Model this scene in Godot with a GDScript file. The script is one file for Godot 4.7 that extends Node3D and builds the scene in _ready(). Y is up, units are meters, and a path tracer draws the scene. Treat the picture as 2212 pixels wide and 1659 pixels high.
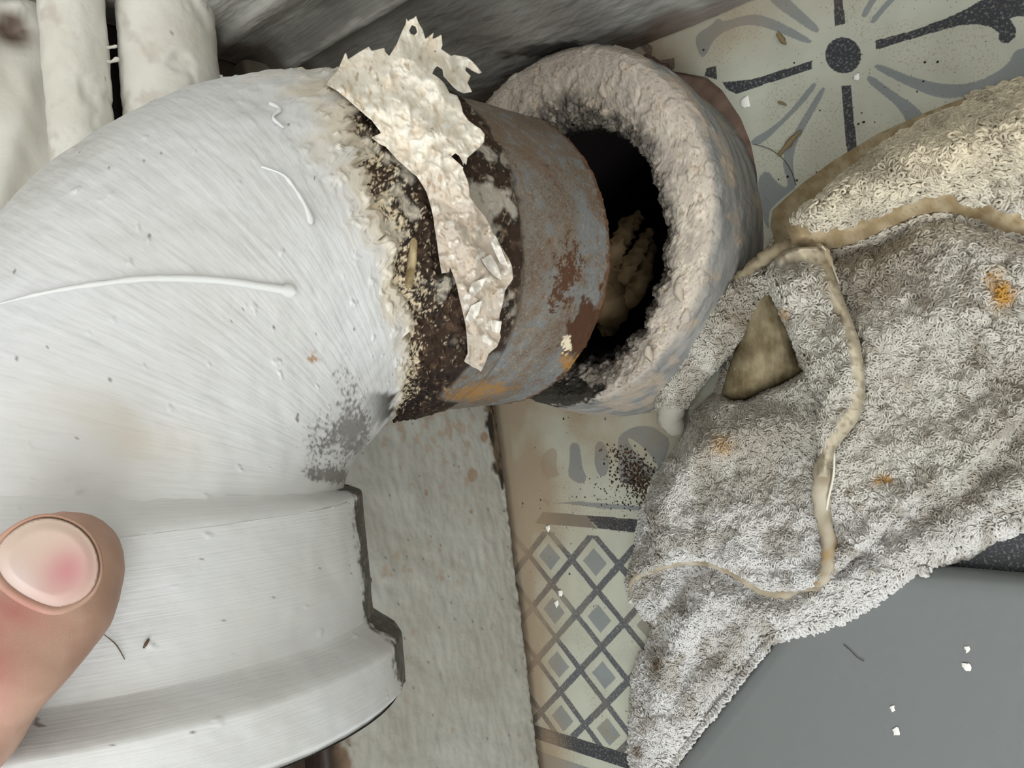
extends Node3D
# Close view of a dismantled waste pipe in the corner of a small bathroom.
# World: y up, back wall at negative z, right-hand wall at positive x. The camera hangs at the origin, 0.285 m over the floor.

const FL := 1700.0
const CX := 1106.0
const CY := 829.5
const H := 0.285
const AD := Vector3(-0.73560912, 0.05855496, 0.67487075)   # camera-frame direction of world -z
const AV := Vector3(0.07937430, 0.99684490, 0.00002685)    # camera-frame direction of world -x
const AU := Vector3(-0.67273990, 0.05358703, -0.73793595)  # camera-frame direction of world +y

const EXPOSURE := 0.95
const LAMP_ENERGY := 0.5
const WINDOW_ENERGY := 0.62
const SIDE_ENERGY := 1.0

var nz := FastNoiseLite.new()
var nw := FastNoiseLite.new()
var ng := FastNoiseLite.new()
var rng := RandomNumberGenerator.new()
var M := {}
var used := {}
var NOC: Callable

# ---------------------------------------------------------------- frame helpers
func c2w(c: Vector3) -> Vector3:
	return Vector3(-AV.dot(c), AU.dot(c) + H, -AD.dot(c))
func ray(px: float, py: float) -> Vector3:
	return Vector3((px - CX) / FL, (py - CY) / FL, 1.0)
func P(px: float, py: float, z: float) -> Vector3:
	return c2w(ray(px, py) * z)
func F(px: float, py: float, h := 0.0) -> Vector3:      # on a level plane h above the floor
	var r := ray(px, py)
	return c2w(r * (-(H - h) / AU.dot(r)))
func B(px: float, py: float, zb: float) -> Vector3:     # on a plane parallel to the back wall
	var r := ray(px, py)
	return c2w(r * (-zb / AD.dot(r)))
func S(px: float, py: float, xs: float) -> Vector3:     # on a plane parallel to the right wall
	var r := ray(px, py)
	return c2w(r * (-xs / AV.dot(r)))
func w2px(p: Vector3) -> Vector3:
	var c := -AV * p.x + AU * (p.y - H) - AD * p.z
	return Vector3(CX + FL * c.x / c.z, CY + FL * c.y / c.z, c.z)

func col(r: float, g: float, b: float) -> Color:
	return Color(r / 255.0, g / 255.0, b / 255.0).srgb_to_linear()
func n3(p: Vector3, s: float) -> float:
	return nz.get_noise_3dv(p * s)
func sm(a: float, b: float, x: float) -> float:
	return smoothstep(a, b, x)
func blob(px: float, py: float, cx: float, cy: float, rx: float, ry: float, deg := 0.0) -> float:
	var a := deg_to_rad(deg)
	var dx := px - cx
	var dy := py - cy
	var u := (dx * cos(a) + dy * sin(a)) / rx
	var v := (-dx * sin(a) + dy * cos(a)) / ry
	return exp(-(u * u + v * v))
func seg_d(p: Vector2, pts: PackedVector2Array) -> float:
	var best := 1e9
	for i in pts.size() - 1:
		var c := Geometry2D.get_closest_point_to_segment(p, pts[i], pts[i + 1])
		best = minf(best, c.distance_squared_to(p))
	return sqrt(best)

# ---------------------------------------------------------------- node helpers
func numbered(n: String) -> String:
	if not used.has(n):
		used[n] = 0
		return n
	used[n] += 1
	return "%s_%03d" % [n, used[n]]
func obj(called: String, mesh: Mesh, mat: Material, parent: Node = self) -> MeshInstance3D:
	var o := MeshInstance3D.new()
	o.mesh = mesh
	o.name = numbered(called) if parent == self else called
	if mat:
		o.material_override = mat
	o.cast_shadow = GeometryInstance3D.SHADOW_CASTING_SETTING_ON
	parent.add_child(o, true)
	return o
func thing(called: String, label: String, category: String, group := "") -> Node3D:
	var o := Node3D.new()
	o.name = numbered(called)
	add_child(o, true)
	return tag(o, label, category, group)
func tag(o: Node3D, label: String, category: String, group := "") -> Node3D:
	o.set_meta("label", label)
	o.set_meta("category", category)
	if group:
		o.set_meta("group", group)
	return o
func struct(called: String, mesh: Mesh, mat: Material, label: String, category: String) -> MeshInstance3D:
	var o := obj(called, mesh, mat)
	tag(o, label, category)
	o.set_meta("kind", "structure")
	return o

# ---------------------------------------------------------------- mesh helpers
class Arr:
	var v := PackedVector3Array()
	var n := PackedVector3Array()
	var c := PackedColorArray()
	var uv := PackedVector2Array()
	var i := PackedInt32Array()
	func mesh() -> ArrayMesh:
		var a := []
		a.resize(Mesh.ARRAY_MAX)
		a[Mesh.ARRAY_VERTEX] = v
		a[Mesh.ARRAY_NORMAL] = n
		if c.size() == v.size():
			a[Mesh.ARRAY_COLOR] = c
		if uv.size() == v.size():
			a[Mesh.ARRAY_TEX_UV] = uv
		a[Mesh.ARRAY_INDEX] = i
		var m := ArrayMesh.new()
		m.add_surface_from_arrays(Mesh.PRIMITIVE_TRIANGLES, a)
		return m
	func tri(a: int, b: int, d: int) -> void:      # winds the triangle to agree with its normals (clockwise front)
		var f := (v[b] - v[a]).cross(v[d] - v[a])
		if f.dot(n[a] + n[b] + n[d]) > 0.0:
			i.append_array([a, d, b])
		else:
			i.append_array([a, b, d])
	func quad(a: int, b: int, d: int, e: int) -> void:
		tri(a, b, d)
		tri(a, d, e)
	func add(o: Arr) -> void:
		var k := v.size()
		v.append_array(o.v); n.append_array(o.n); c.append_array(o.c); uv.append_array(o.uv)
		for q in o.i:
			i.append(q + k)

# A surface over (u, v) in the unit square, pushed out along its normal by disp; closed wraps u.
func grid(nu: int, nv: int, pos: Callable, disp: Callable, colr: Callable, closed := false, uvs := Vector2(1, 1), flip := false) -> Arr:
	var w := nu + 1
	var a := Arr.new()
	var base := PackedVector3Array()
	base.resize(w * (nv + 1))
	for j in nv + 1:
		for i in w:
			base[j * w + i] = pos.call(float(i) / nu, float(j) / nv)
	var nb := grid_normals(base, nu, nv, closed, flip)
	if disp.is_valid():
		for j in nv + 1:
			for i in w:
				var k := j * w + i
				base[k] = base[k] + nb[k] * float(disp.call(base[k], nb[k], float(i) / nu, float(j) / nv))
		if closed:
			for j in nv + 1:
				base[j * w + nu] = base[j * w]
		nb = grid_normals(base, nu, nv, closed, flip)
	a.v = base
	a.n = nb
	a.uv.resize(base.size())
	if colr.is_valid():
		a.c.resize(base.size())
	for j in nv + 1:
		for i in w:
			var k := j * w + i
			a.uv[k] = Vector2(float(i) / nu * uvs.x, float(j) / nv * uvs.y)
			if colr.is_valid():
				a.c[k] = colr.call(base[k], nb[k], float(i) / nu, float(j) / nv)
	a.i.resize(nu * nv * 6)
	var q := 0
	for j in nv:
		for i in nu:
			var k := j * w + i
			if flip:
				a.i[q] = k; a.i[q + 1] = k + w; a.i[q + 2] = k + 1
				a.i[q + 3] = k + 1; a.i[q + 4] = k + w; a.i[q + 5] = k + w + 1
			else:
				a.i[q] = k; a.i[q + 1] = k + 1; a.i[q + 2] = k + w
				a.i[q + 3] = k + 1; a.i[q + 4] = k + w + 1; a.i[q + 5] = k + w
			q += 6
	return a
func grid_normals(p: PackedVector3Array, nu: int, nv: int, closed: bool, flip: bool) -> PackedVector3Array:
	var w := nu + 1
	var out := PackedVector3Array()
	out.resize(p.size())
	for j in nv + 1:
		var ju := mini(j + 1, nv) * w
		var jd := maxi(j - 1, 0) * w
		for i in w:
			var il := i - 1
			var ir := i + 1
			if closed:
				if il < 0: il = nu - 1
				if ir > nu: ir = 1
			else:
				il = maxi(il, 0)
				ir = mini(ir, nu)
			var du := p[j * w + ir] - p[j * w + il]
			var dv := p[ju + i] - p[jd + i]
			var n := dv.cross(du) if flip else du.cross(dv)
			out[j * w + i] = -n.normalized() if n.length_squared() > 1e-24 else Vector3.UP
	return out

# A tube along points with radii; ends rounded over.
func tube(pts: PackedVector3Array, rad: PackedFloat32Array, sides: int, colr: Callable, lump := 0.0, flat := 1.0) -> Arr:
	var a := Arr.new()
	var core := pts
	pts = PackedVector3Array()
	var rr := PackedFloat32Array()
	var n0 := core.size()
	var t0 := (core[0] - core[1]).normalized()
	var t1 := (core[n0 - 1] - core[n0 - 2]).normalized()
	for q in [72.0, 45.0, 20.0]:
		pts.append(core[0] + t0 * rad[0] * sin(deg_to_rad(q)))
		rr.append(rad[0] * cos(deg_to_rad(q)))
	pts.append_array(core)
	rr.append_array(rad)
	for q in [20.0, 45.0, 72.0]:
		pts.append(core[n0 - 1] + t1 * rad[n0 - 1] * sin(deg_to_rad(q)))
		rr.append(rad[n0 - 1] * cos(deg_to_rad(q)))
	rad = rr
	var m := pts.size()
	var fr := Vector3.UP
	for j in m:
		var t := (pts[mini(j + 1, m - 1)] - pts[maxi(j - 1, 0)]).normalized()
		var e1 := (fr - t * t.dot(fr))
		if e1.length() < 0.2:
			e1 = Vector3.RIGHT - t * t.dot(Vector3.RIGHT)
		e1 = e1.normalized()
		var e2 := t.cross(e1)
		for i in sides + 1:
			var f := TAU * (i % sides) / sides
			var d := e1 * cos(f) * flat + e2 * sin(f)
			var p := pts[j] + d * rad[j]
			if lump > 0.0:
				p += d * n3(p, 260.0) * lump
			a.v.append(p)
			a.n.append((e1 * cos(f) + e2 * sin(f) * flat).normalized())
			a.uv.append(Vector2(float(i) / sides, float(j) / m))
			a.c.append(colr.call(p, a.n[-1]) if colr.is_valid() else Color.WHITE)
	var w := sides + 1
	for j in m - 1:
		for i in sides:
			a.quad(j * w + i, j * w + i + 1, (j + 1) * w + i + 1, (j + 1) * w + i)
	for e in [0, m - 1]:
		var t := (pts[1] - pts[0] if e == 0 else pts[m - 2] - pts[m - 1]).normalized()
		var k := a.v.size()
		a.v.append(pts[e] - t * rad[e] * 0.2)
		a.n.append(-t)
		a.uv.append(Vector2.ZERO)
		a.c.append(a.c[e * w])
		for i in sides:
			a.tri(k, e * w + i, e * w + i + 1)
	return a
func spline(pts: PackedVector3Array, n: int) -> PackedVector3Array:
	var c := Curve3D.new()
	for i in pts.size():
		var t := (pts[mini(i + 1, pts.size() - 1)] - pts[maxi(i - 1, 0)]) / 6.0
		c.add_point(pts[i], -t, t)
	c.bake_interval = c.get_baked_length() / (n * 2.0)
	var o := PackedVector3Array()
	var l := c.get_baked_length()
	for i in n + 1:
		o.append(c.sample_baked(l * i / n, true))
	return o
func radii(r: Array, n: int) -> PackedFloat32Array:
	var o := PackedFloat32Array()
	for i in n + 1:
		var f := float(i) / n * (r.size() - 1)
		var k := mini(int(f), r.size() - 2)
		o.append(lerpf(r[k], r[k + 1], smoothstep(0.0, 1.0, f - k)))
	return o

# Signed distance to a polygon (positive inside) on a grid, read with bilinear blending.
class Field:
	var x0 := 0.0
	var y0 := 0.0
	var st := 1.0
	var w := 0
	var h := 0
	var d := PackedFloat32Array()
	func at(x: float, y: float) -> float:
		var fx := clampf((x - x0) / st, 0.0, w - 1.001)
		var fy := clampf((y - y0) / st, 0.0, h - 1.001)
		var i := int(fx)
		var j := int(fy)
		var k := j * w + i
		return lerpf(lerpf(d[k], d[k + 1], fx - i), lerpf(d[k + w], d[k + w + 1], fx - i), fy - j)
func field(poly: PackedVector2Array, r: Rect2, st: float, line := false) -> Field:
	var f := Field.new()
	f.x0 = r.position.x
	f.y0 = r.position.y
	f.st = st
	f.w = int(r.size.x / st) + 2
	f.h = int(r.size.y / st) + 2
	f.d.resize(f.w * f.h)
	var loop := poly.duplicate()
	if not line:
		loop.append(poly[0])
	for j in f.h:
		for i in f.w:
			var p := Vector2(f.x0 + i * st, f.y0 + j * st)
			var dd := seg_d(p, loop)
			if not line and not Geometry2D.is_point_in_polygon(p, poly):
				dd = -dd
			f.d[j * f.w + i] = dd
	return f

# A closed slab over a polygon of the plane: top(x, y) and bottom(x, y) give the two faces. The boundary is snapped to the outline.
func slab(poly: PackedVector2Array, st: float, top: Callable, bottom: Callable, colr: Callable, holes: Array = []) -> Arr:
	var r := Rect2(poly[0], Vector2.ZERO)
	for p in poly:
		r = r.expand(p)
	r = r.grow(st)
	var w := int(r.size.x / st) + 2
	var h := int(r.size.y / st) + 2
	var inside := PackedByteArray()
	inside.resize(w * h)
	for j in h:
		for i in w:
			var p := r.position + Vector2(i + 0.5, j + 0.5) * st
			var ok := Geometry2D.is_point_in_polygon(p, poly)
			if ok:
				for q in holes:
					if Geometry2D.is_point_in_polygon(p, q):
						ok = false
			inside[j * w + i] = 1 if ok else 0
	var idx := PackedInt32Array()
	idx.resize((w + 1) * (h + 1))
	idx.fill(-1)
	var a := Arr.new()
	var flat := PackedVector2Array()
	var edge_of: Array = [poly]
	edge_of.append_array(holes)
	for j in range(1, h):
		for i in range(1, w):
			var s := inside[j * w + i] + inside[j * w + i - 1] + inside[(j - 1) * w + i] + inside[(j - 1) * w + i - 1]
			if s == 0:
				continue
			var p := r.position + Vector2(i, j) * st
			if s < 4:
				var best := st * 1.1
				var bp := p
				for q in edge_of:
					for k in q.size():
						var c := Geometry2D.get_closest_point_to_segment(p, q[k], q[(k + 1) % q.size()])
						var dd := c.distance_to(p)
						if dd < best:
							best = dd
							bp = c
				p = bp
			idx[j * (w + 1) + i] = flat.size()
			flat.append(p)
	var m := flat.size()
	for k in m:
		a.v.append(top.call(flat[k].x, flat[k].y))
	for k in m:
		a.v.append(bottom.call(flat[k].x, flat[k].y))
	a.n.resize(m * 2)
	var up := PackedVector3Array()
	up.resize(m * 2)
	var add := func(p0: int, p1: int, p2: int) -> void:
		var f := (a.v[p1] - a.v[p0]).cross(a.v[p2] - a.v[p0])
		up[p0] -= f
		up[p1] -= f
		up[p2] -= f
		a.i.append_array([p0, p1, p2])
	# cell corners run x right, y down in the picture: seen from above that is already clockwise
	for j in range(1, h - 1):
		for i in range(1, w - 1):
			if inside[j * w + i] == 0:
				continue
			var q0 := idx[j * (w + 1) + i]
			var q1 := idx[j * (w + 1) + i + 1]
			var q2 := idx[(j + 1) * (w + 1) + i + 1]
			var q3 := idx[(j + 1) * (w + 1) + i]
			add.call(q0, q1, q2)
			add.call(q0, q2, q3)
			add.call(m + q0, m + q2, m + q1)
			add.call(m + q0, m + q3, m + q2)
			if inside[(j - 1) * w + i] == 0:
				add.call(m + q0, m + q1, q1); add.call(m + q0, q1, q0)
			if inside[(j + 1) * w + i] == 0:
				add.call(m + q2, m + q3, q3); add.call(m + q2, q3, q2)
			if inside[j * w + i - 1] == 0:
				add.call(m + q3, m + q0, q0); add.call(m + q3, q0, q3)
			if inside[j * w + i + 1] == 0:
				add.call(m + q1, m + q2, q2); add.call(m + q1, q2, q1)
	for k in m * 2:
		a.n[k] = up[k].normalized()
		var fk := flat[k % m]
		a.uv.append(fk * 0.01)
		a.c.append(colr.call(fk.x, fk.y, a.v[k], a.n[k]))
	return a

# Nearest depth of a mesh seen along the authoring rays, in 4-pixel cells.
class Depth:
	var d := PackedFloat32Array()
	func _init() -> void:
		d.resize(700 * 520)
		d.fill(9.0)
	func cell(x: float, y: float) -> int:
		return clampi(int((y + 200.0) / 4.0), 0, 519) * 700 + clampi(int((x + 300.0) / 4.0), 0, 699)
	func near(x: float, y: float) -> float:
		var k := cell(x, y)
		var b := 9.0
		for dj in [-1, 0, 1]:
			for di in [-1, 0, 1]:
				var q: int = clampi(k + dj * 700 + di, 0, 363999)
				b = minf(b, d[q])
		return b
func splat(z: Depth, a: Arr) -> void:
	for p in a.v:
		var s := w2px(p)
		var k := z.cell(s.x, s.y)
		if s.z < z.d[k]:
			z.d[k] = s.z

# ---------------------------------------------------------------- textures and materials
func streaks(w: int, h: int, shrink: int, freq: float, seed_: int) -> Image:   # noise pulled out along x
	var n := FastNoiseLite.new()
	n.seed = seed_
	n.frequency = freq
	n.fractal_octaves = 4
	var im := n.get_image(w / shrink, h)
	im.resize(w, h, Image.INTERPOLATE_CUBIC)
	im.convert(Image.FORMAT_RGBA8)
	return im
func relief(im: Image, strength: float) -> ImageTexture:
	var b: Image = im.duplicate()
	b.convert(Image.FORMAT_RGBA8)
	b.bump_map_to_normal_map(strength)
	b.generate_mipmaps()
	return ImageTexture.create_from_image(b)
func noise_image(sz: int, freq: float, seed_: int, oct := 5) -> Image:
	var n := FastNoiseLite.new()
	n.seed = seed_
	n.frequency = freq
	n.fractal_octaves = oct
	return n.get_seamless_image(sz, sz)
func mat(rough: float, spec := 0.5, nt: Texture2D = null, ns := 1.0, tri := 0.0) -> StandardMaterial3D:
	var m := StandardMaterial3D.new()
	m.vertex_color_use_as_albedo = true
	m.roughness = rough
	m.metallic_specular = spec
	if nt:
		m.normal_enabled = true
		m.normal_texture = nt
		m.normal_scale = ns
	if tri > 0.0:
		m.uv1_triplanar = true
		m.uv1_scale = Vector3.ONE * tri
	return m

# ---------------------------------------------------------------- the printed floor
const FX0 := -0.24
const FZ0 := -0.30
const FTW := 0.44
const FTH := 0.352
const FW := 1664
const FH := 1331
func fill(im: Image, px: PackedVector2Array, code: int, whole := false) -> void:
	var pts := PackedVector2Array()
	for p in px:
		var w := F(p.x, p.y)
		pts.append(Vector2((w.x - FX0) / FTW * FW, (w.z - FZ0) / FTH * FH))
	var y0 := 1e9
	var y1 := -1e9
	for p in pts:
		y0 = minf(y0, p.y)
		y1 = maxf(y1, p.y)
	var c := Color8(code, 0, 0)
	for y in range(maxi(int(y0), 0), mini(int(y1) + 1, FH)):
		var xs := []
		for k in pts.size():
			var a := pts[k]
			var b := pts[(k + 1) % pts.size()]
			if (a.y <= y + 0.5) != (b.y <= y + 0.5):
				xs.append(a.x + (y + 0.5 - a.y) / (b.y - a.y) * (b.x - a.x))
		xs.sort()
		for k in range(0, xs.size() - 1, 2):
			im.fill_rect(Rect2i(int(round(xs[k])), y, maxi(1, int(round(xs[k + 1])) - int(round(xs[k]))), 1), c)
func V(s: String) -> PackedVector2Array:
	var o := PackedVector2Array()
	for q in s.split(" ", false):
		var t := q.split(",")
		o.append(Vector2(float(t[0]), float(t[1])))
	return o
func smoothed(p: PackedVector2Array, times := 1) -> PackedVector2Array:    # corner cutting
	var a := p
	for t in times:
		var o := PackedVector2Array()
		for i in a.size():
			var b := a[(i + 1) % a.size()]
			o.append(a[i].lerp(b, 0.25))
			o.append(a[i].lerp(b, 0.75))
		a = o
	return a
func floor_texture() -> ImageTexture:
	var mask := Image.create(FW, FH, false, Image.FORMAT_R8)
	# codes: 0 cream, 80 pale grey, 120 grey, 200 charcoal, 160 worn charcoal
	for s in ["1800,-8 1819,-8 1826,51 1804,56", "1817,186 1838,184 1850,317 1830,330",
			"1754,131 1754,149 1651,182 1621,193 1591,203 1570,193 1561,178 1579,176 1621,172 1651,164",
			"1522,164 1526,148 1546,142 1549,172", "1424,142 1427,130 1457,125 1457,149 1440,151",
			"1376,93 1392,87 1410,102 1407,127 1389,108"]:
		fill(mask, V(s), 200)
	fill(mask, V("1890,88 1893,107 1969,84 2041,63 2077,54 2113,52 2142,59 2159,72 2157,84 2164,93 2178,93 2193,80 2195,63 2186,48 2181,41 2195,35 2240,36 2240,-30 2150,-30 2123,-2 2089,19 2041,41 1969,67"), 200)
	var ring := PackedVector2Array()
	for k in 40:
		ring.append(Vector2(1821.5 + 38.5 * cos(TAU * k / 40.0) + 4.0 * sin(TAU * k / 40.0), 119.5 + 38.5 * sin(TAU * k / 40.0) - 3.0 * cos(TAU * k / 40.0)))
	fill(mask, ring, 200)
	for s in ["1757,87 1745,96 1681,69 1639,55 1606,54 1567,66 1540,87 1525,121 1513,124 1501,90 1507,72 1537,54 1549,39 1558,42 1562,47 1609,33 1636,30 1681,45",
			"1772,62 1763,74 1712,39 1681,18 1660,-3 1645,-30 1680,-30 1703,-3 1742,33", "1858,34 1870,40 1884,14 1896,-2 1910,-30 1895,-30 1879,-2", "1877,47 1889,52 1908,26 1935,-2 1960,-30 1940,-30 1918,-2 1904,14",
			"1896,137 1886,147 1945,178 1993,200 2029,212 2065,212 2113,200 2162,183 2240,160 2240,100 2215,104 2200,106 2190,113 2181,133 2157,154 2118,174 2077,183 2029,181 1969,166 1935,152",
			"1877,159 1871,175 1908,205 1935,227 1957,258 1970,300 2010,270 1993,245 1969,222 1930,198", "1755,178 1767,182 1736,223 1697,262 1651,307 1628,316 1620,303 1666,277 1706,241",
			"1775,187 1785,193 1742,271 1721,307 1712,347 1715,380 1721,404 1697,422 1669,446 1660,464 1663,500 1648,476 1642,437 1636,386 1657,366 1675,392 1697,407 1703,395 1691,362 1694,325 1712,292 1742,241"]:
		fill(mask, smoothed(V(s)), 120)
	for s in ["1231,956 1250,956 1255,981 1257,1009 1269,1034 1255,1046 1238,1038 1226,1026 1231,995", "1286,956 1303,952 1318,990 1313,1019 1303,1031 1291,1024 1284,1000",
			"1337,940 1371,920 1407,920 1426,932 1450,952 1436,995 1421,1017 1388,1048 1363,1048 1337,1041 1334,964", "1373,865 1409,845 1412,891 1383,894"]:
		fill(mask, smoothed(V(s)), 120)
	for s in ["1166,990 1190,965 1205,975 1200,1010 1212,1030 1172,1034", "1166,1080 1180,1075 1190,1088 1184,1092"]:
		fill(mask, smoothed(V(s)), 80)
	fill(mask, smoothed(V("1351,942 1375,954 1400,976 1421,1005 1423,1016 1397,1005 1371,978"), 2), 0)
	fill(mask, V("1195,1087 1250,1083 1400,1095 1400,1104 1291,1097 1250,1091"), 120)
	fill(mask, V("1173,1106 1267,1113 1290,1142 1156,1130"), 160)
	fill(mask, V("1267,1113 1420,1126 1420,1156 1291,1141"), 200)
	# the far side of the floor, past the towel
	fill(mask, V("2240,1085 2186,1145 2092,1212 2045,1206 2010,1280 2240,1280"), 200)
	var md := mask.get_data()
	var wear := noise_image(512, 0.012, 3).get_data()
	var grit := noise_image(1024, 0.22, 5).get_data()
	var dirt := noise_image(512, 0.006, 8, 6).get_data()
	var out := PackedByteArray()
	out.resize(FW * FH * 3)
	var cream := Vector3(176, 177, 163)
	var tints := {0: cream, 80: Vector3(158, 150, 134), 120: Vector3(128, 133, 133), 160: Vector3(112, 106, 97), 200: Vector3(56, 57, 61)}
	var ring_w := Vector2(0.061, -0.199)
	for y in FH:
		var wz := FZ0 + (y + 0.5) / FH * FTH
		for x in FW:
			var k := y * FW + x
			var wx := FX0 + (x + 0.5) / FW * FTW
			var code := md[k]
			var we := float(wear[(y % 512) * 512 + (x % 512)]) / 255.0
			var gr := float(grit[(y % 1024) * 1024 + (x % 1024)]) / 255.0
			var di := float(dirt[((y + 130) % 512) * 512 + ((x + 90) % 512)]) / 255.0
			var c := cream
			if wx < -0.0715 and wx > -0.2 and wz < -0.13:
				var sx := (wx + 0.0837) / 0.0258
				var sz := (wz + 0.2185) / 0.0268
				var fx := absf(sx - roundf(sx))
				var fz := absf(sz - roundf(sz))
				var s := fx + fz
				var fade := 0.25 * sm(-0.21, -0.25, wz) * sm(0.4, 0.62, di) * sm(-0.14, -0.10, wx)
				if wx < -0.1755:
					c = cream if wx < -0.1775 and wx > -0.181 else (tints[120] if wx < -0.181 else cream)
				elif wx < -0.1685:
					c = tints[200].lerp(cream, fade * 2.0)
				elif absf(s - 0.5) < 0.080 + (we - 0.5) * 0.03:
					c = Vector3(84, 86, 90).lerp(cream, fade * 2.6).lerp(tints[160], sm(0.45, 0.7, di) * 0.4)
				elif s < 0.25:
					c = tints[120].lerp(Vector3(138, 131, 116), sm(0.5, 0.7, di) * 0.7)
			elif code:
				c = tints[int(code)]
			# abrasion shows pale specks through the dark print, and small dark specks in the cream
			if c.x < 100.0:
				c = c.lerp(cream, sm(0.60, 0.74, gr) * 0.5)
			c *= 0.955 + 0.09 * we
			c = c.lerp(Vector3(120, 104, 82), sm(0.60, 0.75, gr) * 0.3 * sm(0.46, 0.62, di))
			if gr < 0.13:
				c = c.lerp(Vector3(70, 58, 48), 0.6)
			# brown dirt trodden in along the skirting and round the pipe
			var near := sm(0.035, 0.0, wz + 0.266) + 0.9 * sm(0.115, 0.065, Vector2(wx, wz).distance_to(ring_w)) * sm(0.02, -0.02, wz + 0.17) + 0.4 * sm(-0.02, -0.05, wx) * sm(-0.19, -0.25, wz) * sm(-0.13, -0.07, wx)
			near += 0.45 * sm(0.108, 0.13, wx) * sm(-0.06, -0.13, wz)
			c = c.lerp(Vector3(146, 124, 100), clampf(near * (0.2 + 1.1 * di), 0.0, 0.72))
			out[k * 3] = int(clampf(c.x, 0, 255))
			out[k * 3 + 1] = int(clampf(c.y, 0, 255))
			out[k * 3 + 2] = int(clampf(c.z, 0, 255))
	var im := Image.create_from_data(FW, FH, false, Image.FORMAT_RGB8, out)
	im.generate_mipmaps()
	return ImageTexture.create_from_image(im)

const RING := Vector3(0.0610, 0.0336, -0.1993)     # centre of the socket's rim
const WALL_Z := -0.284
const WALL_X := 0.150
const SKIRT_X := 0.135
func sk_z(x: float) -> float:      # the old wall is not square to the tiles
	return -0.2690 - 0.0576 * x

func box(x0: float, x1: float, y0: float, y1: float, z0: float, z1: float) -> BoxMesh:
	var b := BoxMesh.new()
	b.size = Vector3(x1 - x0, y1 - y0, z1 - z0)
	return b
func plain(called: String, label: String, category: String, a: Vector3, b: Vector3, m: Material) -> void:
	var o := struct(called, box(a.x, b.x, a.y, b.y, a.z, b.z), m, label, category)
	o.position = (a + b) * 0.5

# Level sheet from a closed inner outline (star-shaped round the socket) out to the room's edges, with thickness.
func sheet_round(inner: Callable, y: float, thick: float, colr: Callable) -> Arr:
	var a := Arr.new()
	var lo := Vector2(-0.9, -0.294)
	var hi := Vector2(WALL_X, 1.5)
	var c := Vector2(RING.x, RING.z)
	var nn := 360
	var rows := [0.0, 0.0, 0.03, 0.12, 0.35, 1.0]
	for k in nn + 1:
		var f := TAU * (k % nn) / nn
		var d := Vector2(cos(f), sin(f))
		var t := 9.0
		if d.x > 1e-6: t = minf(t, (hi.x - c.x) / d.x)
		if d.x < -1e-6: t = minf(t, (lo.x - c.x) / d.x)
		if d.y > 1e-6: t = minf(t, (hi.y - c.y) / d.y)
		if d.y < -1e-6: t = minf(t, (lo.y - c.y) / d.y)
		var r0: float = minf(inner.call(f), t)
		for j in rows.size():
			var q: Vector2 = c + d * lerpf(r0, t, rows[j])
			a.v.append(Vector3(q.x, y - (thick if j == 0 else 0.0), q.y))
			a.n.append(Vector3(-d.x, 0.2, -d.y).normalized() if j == 0 else Vector3.UP)
			a.uv.append(Vector2((q.x - FX0) / FTW, (q.y - FZ0) / FTH))
			a.c.append(colr.call(a.v[-1]) if colr.is_valid() else Color.WHITE)
	var w := rows.size()
	for k in nn:
		for j in w - 1:
			a.quad(k * w + j, k * w + j + 1, (k + 1) * w + j + 1, (k + 1) * w + j)
	return a

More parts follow.
